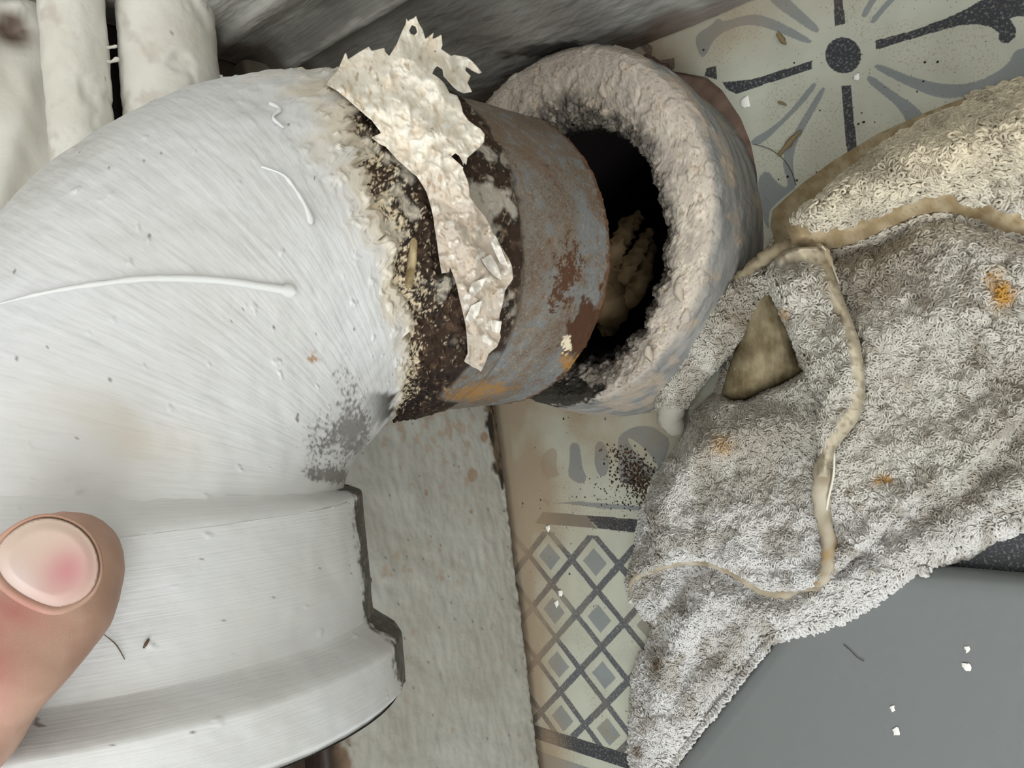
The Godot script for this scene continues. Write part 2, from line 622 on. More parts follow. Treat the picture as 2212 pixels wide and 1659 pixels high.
func build_setting() -> void:
	# ---- floor: mortar bed with the printed vinyl sheet on it
	var mortar := sheet_round(func(_f): return 0.066, -0.0025, 0.03, func(p):
		return col(160, 136, 122).lerp(col(118, 96, 84), clampf(0.5 + n3(p, 90.0), 0, 1)))
	var fl := struct("floor", mortar.mesh(), M.grit, "brown mortar floor bed under the patterned sheet, bare round the pipe socket", "floor")
	var cut := V("1300,90 1380,138 1450,153 1525,166 1560,195 1600,255 1622,310 1634,370 1640,440 1641,500 1640,560 1600,660")
	var cw := PackedVector2Array()
	for p in cut:
		var w := F(p.x, p.y)
		cw.append(Vector2(w.x, w.z) - Vector2(RING.x, RING.z))
	var hole := func(f: float) -> float:
		var d := Vector2(cos(f), sin(f))
		for k in cw.size() - 1:
			var hit = Geometry2D.segment_intersects_segment(Vector2.ZERO, d * 0.4, cw[k], cw[k + 1])
			if hit != null:
				return (hit as Vector2).length()
		return 0.0755
	var vinyl := StandardMaterial3D.new()
	vinyl.albedo_texture = floor_texture()
	vinyl.roughness = 0.42
	vinyl.metallic_specular = 0.35
	obj("vinyl_sheet", sheet_round(hole, 0.0, 0.0024, NOC).mesh(), vinyl, fl)
	# a slit cut in the vinyl's edge
	# ---- walls
	var wallcol := func(p: Vector3, _n, _u, _v) -> Color:
		var c := col(232, 229, 220).lerp(col(206, 198, 184), clampf(n3(p, 28.0) * 0.9, 0, 1))
		var s := w2px(p)
		c = c.lerp(col(112, 96, 84), clampf(1.6 * blob(s.x, s.y, 25, 62, 46, 30, 30), 0, 1))
		c = c.lerp(col(44, 38, 34), sm(0.1500, 0.1550, p.y + 0.001 * n3(p, 150.0)) * sm(0.1745, 0.1715, p.y + 0.001 * n3(p, 150.0)))  # shade of the gap between the pipes, painted dark on the wall
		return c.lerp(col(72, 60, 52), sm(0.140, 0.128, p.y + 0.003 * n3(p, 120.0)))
	var wd := func(p: Vector3, _n, _u, _v) -> float:
		var s := w2px(p)
		return 0.0018 * n3(p, 22.0) + 0.0020 * absf(n3(Vector3(p.x * 0.3, p.y, p.z * 0.3), 60.0)) + 0.0008 * n3(p, 110.0) + 0.004 * blob(s.x, s.y, 20, 330, 34, 210, 12) - 0.004 * blob(s.x, s.y, 25, 62, 40, 25, 30) + 0.006 * blob(s.x, s.y, 40, 18, 50, 18)
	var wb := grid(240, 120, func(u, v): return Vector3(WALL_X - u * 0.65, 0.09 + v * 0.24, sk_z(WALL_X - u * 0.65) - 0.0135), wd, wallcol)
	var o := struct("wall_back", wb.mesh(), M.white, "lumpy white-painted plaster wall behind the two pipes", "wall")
	var slabm := box(-0.9, WALL_X, 0, 2.4, -0.4, WALL_Z - 0.016)
	var so := obj("plaster_core", slabm, M.plain_white, o)
	so.position = Vector3((-0.9 + WALL_X) / 2, 1.2, (WALL_Z - 0.016 - 0.4) / 2)
	plain("wall_right", "white side wall above the dark skirting", "wall", Vector3(WALL_X, 0.0, -0.4), Vector3(WALL_X + 0.12, 2.4, 1.5), M.wall_grey)
	plain("wall_left", "white far side wall outside the picture", "wall", Vector3(-1.02, 0.0, -0.4), Vector3(-0.9, 2.4, 1.5), M.plain_white)
	plain("wall_front", "white wall behind the camera", "wall", Vector3(-1.02, 0.0, 1.5), Vector3(WALL_X + 0.12, 2.4, 1.62), M.plain_white)
	plain("ceiling", "plain white ceiling", "ceiling", Vector3(-1.02, 2.4, -0.4), Vector3(WALL_X + 0.12, 2.5, 1.62), M.plain_white)
	# ---- skirting along the back wall
	var sk_pos := func(u: float, v: float) -> Vector3:
		var x := SKIRT_X - u * 0.60
		var prof := v * 0.1375
		var y := 0.0016 + prof
		var z := sk_z(x)
		var z0 := z
		if prof > 0.1165:
			var t := (prof - 0.1165) / 0.021
			if t < 0.3:
				var f := t / 0.3 * PI * 0.5
				y = 0.1181 + 0.0032 * sin(f)
				z = z0 - 0.0032 * (1.0 - cos(f))
			else:
				y = 0.1213
				z = z0 - 0.0032 - (t - 0.3) / 0.7 * 0.0125
		elif prof < 0.003:
			z -= 0.004 * (1.0 - prof / 0.003)
		return Vector3(x, y, z)
	var sk_disp := func(p: Vector3, _n, _u, _v) -> float:
		return 0.0006 * n3(p, 40.0) + 0.00035 * n3(Vector3(p.x * 0.5, p.y, p.z), 160.0) - 0.0007 * sm(0.012, 0.004, p.y) * (0.5 + n3(p, 200.0))
	var sk_col := func(p: Vector3, n: Vector3, _u, _v) -> Color:
		var s := w2px(p)
		var c := col(172, 171, 163).lerp(col(160, 156, 146), clampf(0.4 + 0.9 * n3(p, 26.0), 0, 1))
		var f := n3(p, 130.0)
		c = c.lerp(col(160, 142, 122), sm(0.28, 0.62, f + 0.55 * blob(s.x, s.y, 900, 930, 90, 60) + 0.25 * blob(s.x, s.y, 1010, 1000, 60, 120) + 0.28 * blob(s.x, s.y, 900, 1220, 110, 60) - 0.12) * 0.75)
		c = c.lerp(col(150, 130, 112), sm(0.4, 0.6, blob(s.x, s.y, 1020, 1026, 13, 18)))
		c = c.lerp(col(144, 122, 104), sm(0.4, 0.6, blob(s.x, s.y, 1046, 944, 10, 14) + blob(s.x, s.y, 1018, 1104, 5, 6) + blob(s.x, s.y, 921, 1065, 5, 8) + blob(s.x, s.y, 1055, 1100, 4, 4)))
		# bare dark wood where the paint has left the lower edge, and at the top edge low in the picture
		var lim := 0.0035 + 0.0075 * sm(-0.055, -0.040, p.x)
		var low := sm(lim + 0.0022, lim - 0.0012, p.y + 0.004 * n3(p, 150.0))
		c = c.lerp(col(98, 84, 66), low)
		c = c.lerp(col(44, 38, 33), clampf(low * sm(0.05, 0.3, n3(p * Vector3(0.4, 1, 1), 220.0)) + sm(0.0035, 0.0022, p.y), 0, 1))
		c = c.lerp(col(46, 41, 36), sm(0.45, 0.6, blob(s.x, s.y, 1083, 1035, 5, 30, -6) + blob(s.x, s.y, 1060, 920, 8, 40, -4) + blob(s.x, s.y, 1090, 980, 4, 25)))
		c = c.lerp(col(118, 92, 70), sm(0.3, 0.7, blob(s.x, s.y, 722, 1640, 46, 60, 10) + 0.6 * n3(p, 90.0)) * 0.9)
		c = c.lerp(col(52, 42, 34), sm(0.108, 0.119, p.y + 0.004 * n3(p, 120.0)) * sm(-0.10, -0.125, p.x))
		c = c.lerp(col(78, 66, 57), sm(0.1135, 0.1195, p.y + 0.002 * f) * sm(0.02, 0.07, p.x))
		c = c.lerp(col(92, 80, 70), sm(0.116, 0.128, p.x + 0.006 * f) * 0.8)
		if gspeck(p, 420.0) > 0.90:
			c = c.lerp(col(70, 56, 44), 0.7)
		return c
	var sk := grid(620, 170, sk_pos, sk_disp, sk_col, false, Vector2(4, 1))
	struct("baseboard_back", sk.mesh(), M.white_up, "chipped white-painted skirting board running down beside the patterned floor", "skirting board")
	# ---- skirting along the right wall: flat face, rounded bead, narrow top
	var prof := PackedVector2Array()      # (offset from the face towards the room, height)
	for q in [[-0.001, 0.001], [0.0, 0.004], [0.0, 0.03], [0.0, 0.06], [0.0, 0.090], [-0.0008, 0.098], [0.0006, 0.1020], [0.0030, 0.1055], [0.0030, 0.1095], [0.0002, 0.1125], [-0.0022, 0.117], [-0.0026, 0.124], [-0.0012, 0.130], [-0.0014, 0.134], [-0.0036, 0.138], [-0.0042, 0.150], [-0.0042, 0.180], [-0.0042, 0.22], [-0.0042, 0.28]]:
		prof.append(Vector2(q[0], q[1]))
	var sr_pos := func(u: float, v: float) -> Vector3:
		var k := v * (prof.size() - 1)
		var i := mini(int(k), prof.size() - 2)
		var q := prof[i].cubic_interpolate(prof[i + 1], prof[maxi(i - 1, 0)], prof[mini(i + 2, prof.size() - 1)], k - i)
		return Vector3(SKIRT_X - q.x, q.y, -0.288 + u * 0.62)
	var sr_disp := func(p: Vector3, _n, _u, _v) -> float:
		return 0.0009 * n3(Vector3(p.x, p.y, p.z * 0.3), 60.0) + 0.0003 * n3(p, 200.0)
	var sr_col := func(p: Vector3, _n, _u, _v) -> Color:
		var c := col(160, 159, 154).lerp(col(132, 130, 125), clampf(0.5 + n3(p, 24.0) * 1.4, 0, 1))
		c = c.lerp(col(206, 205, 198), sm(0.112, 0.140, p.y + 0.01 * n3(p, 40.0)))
		c = c.lerp(col(204, 203, 197), 0.85 * sm(0.0035, 0.0008, absf(p.y - 0.1075 + 0.0015 * n3(p, 60.0))))  # highlight along the bead, painted in as a paler line
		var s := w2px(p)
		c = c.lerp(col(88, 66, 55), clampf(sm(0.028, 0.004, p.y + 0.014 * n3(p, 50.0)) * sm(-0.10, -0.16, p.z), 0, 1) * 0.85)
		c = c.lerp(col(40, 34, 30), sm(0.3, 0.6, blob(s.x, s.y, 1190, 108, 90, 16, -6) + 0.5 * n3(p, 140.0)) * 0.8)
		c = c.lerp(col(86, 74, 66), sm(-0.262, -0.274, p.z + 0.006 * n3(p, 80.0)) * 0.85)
		return c
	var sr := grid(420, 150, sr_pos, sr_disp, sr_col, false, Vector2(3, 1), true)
	struct("baseboard_right", sr.mesh(), M.gloss_grey, "dark grey moulded skirting above the pipe socket", "skirting board")

func gspeck(p: Vector3, s: float) -> float:
	return ng.get_noise_3dv(p * s)

# ---------------------------------------------------------------- heating pipes on the back wall
func build_pipes() -> void:
	for k in 2:
		var y: float = [0.1560, 0.1842][k]
		var z: float = [-0.268, -0.2755][k]
		var r: float = [0.0162, 0.0100][k]
		var pos := func(u: float, v: float) -> Vector3:
			var f := u * TAU
			return Vector3(0.149 - v * 0.5, y + r * sin(f), z + r * cos(f))
		var disp := func(p: Vector3, _n, _u, _v) -> float:
			return 0.00045 * n3(p, 60.0) + 0.0002 * n3(p, 240.0) + 0.0012 * sm(0.25, 0.6, n3(p, 42.0)) + (0.0022 if p.x > 0.141 else 0.0) * (0.6 + n3(p, 70.0))
		var colr := func(p: Vector3, n: Vector3, _u, _v) -> Color:
			var c := col(238, 236, 228).lerp(col(224, 219, 207), clampf(0.3 + n3(p, 30.0), 0, 1))
			if gspeck(p, 520.0) > 0.91:
				c = c.lerp(col(96, 84, 70), 0.7)
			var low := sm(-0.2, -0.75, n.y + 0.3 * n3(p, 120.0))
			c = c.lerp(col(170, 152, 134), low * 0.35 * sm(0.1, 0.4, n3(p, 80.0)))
			return c.lerp(col(120, 104, 90), sm(0.139, 0.143, p.x) * sm(0.0, 0.2, n3(p, 160.0)) * 0.8)
		var a := grid(120, 420, pos, disp, colr, true, Vector2(1, 6))
		var root := thing("heating_pipe", ["thicker white-painted pipe, lower of two running along the back wall just above the skirting",
			"thinner white-painted pipe, upper of two along the back wall beside the lumpy plaster"][k], "pipe", "pipes along the back wall")
		root.position = Vector3(0, 0, 0)
		obj("pipe", a.mesh(), M.white, root)
		if k == 0:      # threads of paint hanging from the pipe
			var th := tube(spline(PackedVector3Array([P(437, 118, 0.280), P(446, 150, 0.2785), P(454, 171, 0.278), P(470, 174, 0.278), P(481, 165, 0.278), P(476, 164, 0.278)]), 30), radii([0.0004, 0.0006, 0.0004], 30), 8, func(_p, _n): return col(232, 228, 218))
			obj("paint_thread", th.mesh(), M.plain_vc, root)
		else:
			var web := tube(spline(PackedVector3Array([B(228, 132, -0.269), B(240, 133, -0.268), B(252, 128, -0.267)]), 12), radii([0.0008, 0.0006, 0.0008], 12), 8, func(_p, _n): return col(226, 220, 208), 0.0004)
			web.add(tube(spline(PackedVector3Array([B(230, 103, -0.269), B(240, 102, -0.268), B(249, 100, -0.267)]), 12), radii([0.0007, 0.0005, 0.0007], 12), 8, func(_p, _n): return col(226, 220, 208), 0.0004))
			obj("paint_web", web.mesh(), M.plain_vc, root)

# ---------------------------------------------------------------- the pipe bend
const SP0 := Vector3(0.0416, 0.0895, -0.1817)     # centre of the spigot's lower end
const STRAIGHT := 0.0507
const BEND_R := 0.0730
const BK := 0.93                                  # bore of this bend against the drawing's
var zb: Depth
func bend_at(s: float) -> Vector3:
	var a0 := clampf((s - STRAIGHT) / BEND_R, 0.0, PI * 0.5)
	var p := Vector3(-BEND_R * (1.0 - cos(a0)), minf(s, STRAIGHT) + BEND_R * sin(a0), 0)
	var over := maxf(0.0, s - STRAIGHT - BEND_R * PI * 0.5)
	p += Vector3(-over, over * 0.055, over * 0.085)
	p.z -= 0.025 * sm(0.02, 0.16, s)
	return SP0 + p * BK
func bend_frame(s: float) -> Array:
	var t := (bend_at(s + 0.002) - bend_at(s - 0.002)).normalized()
	var e1 := (Vector3.BACK - t * t.z).normalized()
	return [bend_at(s), e1, t.cross(e1)]
func fan(u: float) -> float:          # most of the columns go to the side that shows
	return deg_to_rad(-72.0 + (u / 0.72) * 232.0 if u < 0.72 else 160.0 + (u - 0.72) / 0.28 * 128.0)
func bend_tube(s0: float, s1: float, nu: int, nv: int, rad: Callable, disp: Callable, colr: Callable, uvs := Vector2(1, 1), shift: Callable = NOC) -> Arr:
	var fr := []
	for j in nv + 1:
		fr.append(bend_frame(lerpf(s0, s1, float(j) / nv)))
	var pos := func(u: float, v: float) -> Vector3:
		var f := fan(u)
		var s := lerpf(s0, s1, v)
		var g: Array
		if shift.is_valid():
			s += float(shift.call(f, v))
			g = bend_frame(s)
		else:
			g = fr[int(round(v * nv))]
		var r: float = float(rad.call(s, f)) * BK
		return g[0] + (g[1] * cos(f) + g[2] * sin(f)) * r
	return grid(nu, nv, pos, disp, colr, true, uvs, true)

func white_paint(p: Vector3, n: Vector3) -> Color:
	var s := w2px(p)
	var c := col(208, 208, 209).lerp(col(199, 198, 196), clampf(0.4 + n3(p, 24.0), 0, 1))
	# grime with a shape of its own: the sooty inside of the bend, a yellow stain, specks
	var soot := 0.62 * blob(s.x, s.y, 710, 950, 70, 90, 60) + 0.42 * blob(s.x, s.y, 745, 810, 70, 70) + 0.85 * blob(s.x, s.y, 720, 1030, 70, 18, 8) + 0.6 * blob(s.x, s.y, 770, 930, 40, 70)
	var g := n3(p, 700.0) * 0.8 + n3(p, 120.0) * 0.4
	c = c.lerp(col(58, 54, 52), clampf(sm(0.50, 0.85, soot + 0.6 * g), 0, 1) * 0.9)
	c = c.lerp(col(172, 168, 164), clampf(soot, 0, 1) * 0.4)
	c = c.lerp(col(196, 178, 148), clampf(0.36 * blob(s.x, s.y, 250, 920, 170, 62, 14) * (0.6 + 1.2 * n3(p, 50.0)), 0, 1))
	c = c.lerp(col(168, 140, 116), sm(0.5, 0.8, 0.75 * blob(s.x, s.y, 675, 772, 26, 28) + 0.7 * blob(s.x, s.y, 806, 468, 20, 8) + 0.6 * g))
	if gspeck(p, 330.0) > 0.93:
		c = c.lerp(col(92, 74, 60), 0.75)
	return c

func build_bend() -> void:
	var root := thing("waste_pipe_bend", "large white-painted pipe bend with a bare rusty grey end, held up by a thumb", "pipe bend")
	# ---- bare cast end
	var srad := func(s: float, f: float) -> float:
		var r := 0.0516
		if s < 0.0016:
			r -= 0.0018 * (1.0 - s / 0.0016)
		r += 0.0016 * sm(0.0362 + 0.0016 * sin(3.0 * f), 0.0392 + 0.0016 * sin(3.0 * f), s) * sm(0.060, 0.045, s)
		return r
	var sdisp := func(p: Vector3, _n, u: float, v: float) -> float:
		var s := v * 0.088
		var rough := 0.25 + 0.75 * sm(0.036, 0.041, s)
		var d := 0.0005 * n3(p, 130.0) * rough + 0.00035 * n3(p, 420.0) * rough + 0.0012 * n3(p, 55.0) * sm(0.045, 0.06, s)
		d += 0.0012 * sm(0.1, 0.4, n3(p, 210.0)) * sm(0.043, 0.05, s) + 0.0003 * sm(0.0, 0.3, n3(p, 260.0)) * sm(0.006, 0.003, s)
		return d
	var scol := func(p: Vector3, n: Vector3, u: float, v: float) -> Color:
		var s := v * 0.088
		var q := w2px(p)
		var a := n3(p, 60.0)
		var b := n3(p, 190.0)
		var g := n3(p, 520.0)
		var c := col(119, 121, 121)
		var h := n3(p, 1300.0)
		# beige bloom over the grey, thin towards the rim
		var bloom := sm(-0.35, 0.35, a + 0.7 * b + 0.5 * g + 0.6 * sm(0.010, 0.024, s) - 0.12 - 0.5 * blob(q.x, q.y, 1165, 820, 90, 55, -40) - 0.5 * blob(q.x, q.y, 1085, 775, 70, 26, -42))
		c = c.lerp(col(120, 110, 99), bloom * 0.9)
		c = c.lerp(col(80, 66, 56), sm(0.15, 0.55, h + 0.5 * n3(p, 800.0) + 0.4 * a) * 0.6)
		c = c.lerp(col(104, 88, 74), sm(0.05, 0.4, 0.7 * g + 0.7 * h + 0.5 * a) * 0.75)
		c = c.lerp(col(196, 184, 166), sm(0.36, 0.56, 0.6 * g + 0.8 * h - 0.3 * a + 0.25 * blob(q.x, q.y, 1120, 780, 70, 40, -40)) * 0.35)
		c = c.lerp(col(112, 92, 74), 0.55 * sm(0.1, 0.5, b + 0.6 * blob(q.x, q.y, 1160, 310, 130, 50, 20)))
		# rust
		var rust := 0.55 * blob(q.x, q.y, 1232, 575, 34, 70, 12) + 0.45 * blob(q.x, q.y, 1205, 640, 30, 60, 12) + 0.2 * blob(q.x, q.y, 1200, 420, 60, 80)
		c = c.lerp(col(86, 60, 45), sm(0.44, 0.54, rust + 0.4 * n3(p, 380.0) + 0.25 * b + 0.35 * h))
		c = c.lerp(col(100, 74, 58), sm(0.0042, 0.0026, s + 0.0024 * b))
		c = c.lerp(col(78, 54, 40), sm(0.3, 0.55, blob(q.x, q.y, 1255, 720, 34, 90, 24) + 0.6 * b))
		c = c.lerp(col(158, 118, 66), sm(0.42, 0.72, 0.9 * blob(q.x, q.y, 1226, 780, 28, 26) + 0.85 * blob(q.x, q.y, 1030, 846, 90, 22, -8) + 0.3 * b + 0.3 * g + 0.45 * h) * 0.85)
		c = c.lerp(col(228, 214, 186), sm(0.55, 0.68, 0.9 * blob(q.x, q.y, 1224, 742, 16, 28) + 0.5 * g))
		# crusted band behind the bead: near-black, brown, and pale crumbs
		var band := sm(0.0358 + 0.002 * b, 0.0383 + 0.002 * b, s)
		var d := col(56, 45, 38).lerp(col(34, 29, 26), sm(-0.1, 0.3, a + b))
		d = d.lerp(col(94, 73, 57), sm(0.1, 0.4, b + 0.2 * g) * 0.7)
		d = d.lerp(col(206, 190, 162), sm(0.16, 0.42, 0.7 * g + 0.6 * h + 0.35 * a + 0.5 * sm(0.060, 0.075, s) - 0.12) * (0.4 + 0.6 * sm(0.052, 0.060, s)))
		d = d.lerp(col(190, 182, 168), sm(0.2, 0.5, a + 0.5 * b + 0.4 * blob(q.x, q.y, 1020, 430, 70, 60)) * 0.7 * sm(800, 600, q.y))
		d = d.lerp(col(40, 33, 30), sm(0.3, 0.7, blob(q.x, q.y, 930, 850, 130, 50, -20)) * sm(0.3, -0.2, g))
		c = c.lerp(d, band * (1.0 - 0.85 * sm(0.35, 0.6, blob(q.x, q.y, 1040, 800, 70, 26, -34) + blob(q.x, q.y, 1040, 848, 90, 20, -6))))
		return c
	var sp := bend_tube(0.0, 0.088, 820, 300, srad, sdisp, scol)
	obj("bare_spigot", sp.mesh(), M.crust, root).set_meta("label", "rusty grey bare metal end")
	# inside of the spigot and its lip
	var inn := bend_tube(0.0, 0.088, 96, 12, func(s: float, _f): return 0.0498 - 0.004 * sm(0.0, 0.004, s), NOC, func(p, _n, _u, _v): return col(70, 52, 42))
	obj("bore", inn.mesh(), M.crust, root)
	# ---- painted bend
	var edge := func(f: float) -> float:
		var d := Vector3(cos(f), sin(f), 0)
		return -0.012 * sm(0.3, 1.0, sin(f)) + 0.0045 * n3(d, 2.4) + 0.0030 * n3(d, 9.0) + 0.0016 * n3(d, 34.0)
	var brad := func(s: float, f: float) -> float:
		var e: float = 0.0715 + edge.call(f)
		return 0.0508 + 0.0030 * sm(-0.0006, 0.0028, s - e) + 0.0016 * sm(0.0, 0.03, s - e)
	var bshift := func(f: float, v: float) -> float:
		return float(edge.call(f)) * (1.0 - sm(0.0, 0.16, v))
	var bdisp := func(p: Vector3, _n, u: float, v: float) -> float:
		var s := w2px(p)
		var d := 0.0006 * n3(p, 40.0) + 0.00016 * n3(p, 170.0)
		d += 0.0010 * sm(0.15, 0.5, n3(p, 230.0)) * sm(0.16, 0.0, v) + 0.0009 * n3(p, 70.0) * sm(0.2, 0.0, v)
		d += 0.0003 * sm(0.56, 0.66, n3(p, 190.0))
		return d
	var bcol := func(p: Vector3, n: Vector3, u: float, v: float) -> Color:
		var c := white_paint(p, n)
		var q := w2px(p)
		c = c.lerp(col(204, 190, 166), sm(0.12, 0.02, v + 0.06 * n3(p, 90.0)) * 0.75)
		c = c.lerp(col(112, 92, 74), sm(0.30, 0.55, n3(p, 420.0) + 0.5 * n3(p, 110.0) + 0.3 * sm(0.05, 0.0, v) - 0.05) * sm(0.10, 0.02, v) * 0.8)
		c = c.lerp(col(52, 46, 42), sm(0.3, 0.7, blob(q.x, q.y, 815, 880, 50, 40, -40) + 0.4 * n3(p, 200.0)) * sm(0.4, 0.1, v))
		return c
	var body := bend_tube(0.0715, 0.1605, 470, 280, brad, bdisp, bcol, Vector2(1, 0.6), bshift)
	obj("painted_bend", body.mesh(), M.brush_bend, root).set_meta("label", "glossy white painted bend")
	# ---- socket end: collar, stepped flange, open mouth
	var hrad := func(s: float, f: float) -> float:
		var r := 0.0552 + 0.0050 * sm(0.1540, 0.1630, s) + 0.0006 * sm(0.1655, 0.1905, s)
		return r
	var hdisp := func(p: Vector3, _n, _u, _v) -> float:
		return 0.0005 * n3(p, 36.0) + 0.00012 * n3(p, 150.0) + 0.0003 * sm(0.56, 0.68, n3(p, 170.0))
	# the paint was never carried round to the side that faced the wall: bare black iron beyond a ragged line
	var hcol := func(p: Vector3, n: Vector3, u: float, _v) -> Color:
		var c := white_paint(p, n)
		var f := rad_to_deg(fan(u))
		if f > 200.0:
			f -= 360.0
		var bare := sm(-37.0, -39.5, f + 5.0 * n3(p, 120.0) + 3.0 * n3(p, 400.0))
		return c.lerp(col(52, 47, 43).lerp(col(120, 108, 94), sm(0.1, 0.4, n3(p, 300.0)) * 0.7), bare)
	var hub := bend_tube(0.1550, 0.2015, 470, 130, hrad, hdisp, hcol, Vector2(1, 1))
	obj("socket_collar", hub.mesh(), M.brush_hub, root)
	var frad := func(s: float, f: float) -> float:
		return 0.0606 + 0.0072 * sm(0.1968, 0.2052, s) - 0.0022 * sm(0.2160, 0.2185, s)
	var flange := bend_tube(0.1960, 0.2185, 470, 80, frad, hdisp, hcol, Vector2(1, 0.6))
	obj("socket_flange", flange.mesh(), M.brush_hub, root)
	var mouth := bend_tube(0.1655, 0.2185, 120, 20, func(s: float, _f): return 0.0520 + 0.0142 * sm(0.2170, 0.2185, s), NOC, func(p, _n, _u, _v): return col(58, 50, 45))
	obj("socket_mouth", mouth.mesh(), M.crust, root)
	var body_z := Depth.new()
	for a in [sp, body, hub, flange]:
		splat(body_z, a)
	zb = body_z
	# ---- runs of thick paint on the bend
	var on := func(x: float, y: float, lift := 0.0) -> Vector3:
		return P(x, y, zb.near(x, y) - lift)
	var pc := func(_p, _n): return col(214, 214, 213)
	var drip := spline(PackedVector3Array([on.call(2, 655), on.call(90, 634), on.call(200, 615), on.call(330, 602), on.call(470, 606), on.call(560, 618), on.call(622, 628)]), 60)
	var run0 := tube(drip, radii([0.0002, 0.0004, 0.0006, 0.0007, 0.0008, 0.0008, 0.0010], 60), 12, pc, 0.0002)
	run0.add(tube(PackedVector3Array([on.call(620, 627), on.call(624, 628)]), PackedFloat32Array([0.0015, 0.0015]), 16, pc))
	obj("paint_drip", run0.mesh(), M.plain_vc, root)
	var run := spline(PackedVector3Array([on.call(566, 360), on.call(612, 378), on.call(640, 412), on.call(660, 446), on.call(672, 478)]), 40)
	obj("paint_drip", tube(run, radii([0.0002, 0.0003, 0.0004, 0.0005, 0.0008], 40), 10, pc, 0.0003).mesh(), M.plain_vc, root)
	var run2 := spline(PackedVector3Array([on.call(586, 225), on.call(604, 236), on.call(590, 254), on.call(612, 275)]), 30)
	obj("paint_drip", tube(run2, radii([0.0005, 0.0006, 0.0003, 0.0003], 30), 10, pc, 0.0003).mesh(), M.plain_vc, root)
	var straw := spline(PackedVector3Array([on.call(893, 524, 0.0006), on.call(890, 566, 0.0007), on.call(883, 612, 0.0005)]), 24)
	obj("putty_strip", tube(straw, radii([0.0011, 0.0014, 0.0013], 24), 12, func(p, _n): return col(176, 160, 124).lerp(col(112, 92, 62), clampf(0.4 + n3(p, 260.0) * 1.4, 0, 1)), 0.0006, 0.6).mesh(), M.crust, root)
	for q in [[321, 1382, 316, 1390, 311, 1398, 0.00022], [222, 1369, 250, 1392, 269, 1424, 0.00008]]:
		var br := spline(PackedVector3Array([on.call(q[0], q[1], 0.0004), on.call(q[2], q[3], 0.0005), on.call(q[4], q[5], 0.0002)]), 16)
		obj("stuck_bristle", tube(br, radii([q[6], q[6] * 1.5, q[6]], 16), 6, func(_p, _n): return col(92, 70, 52)).mesh(), M.plain_vc, root)
	# ---- the torn wrapping of old paint and putty peeling off the joint
	build_wrap(root)

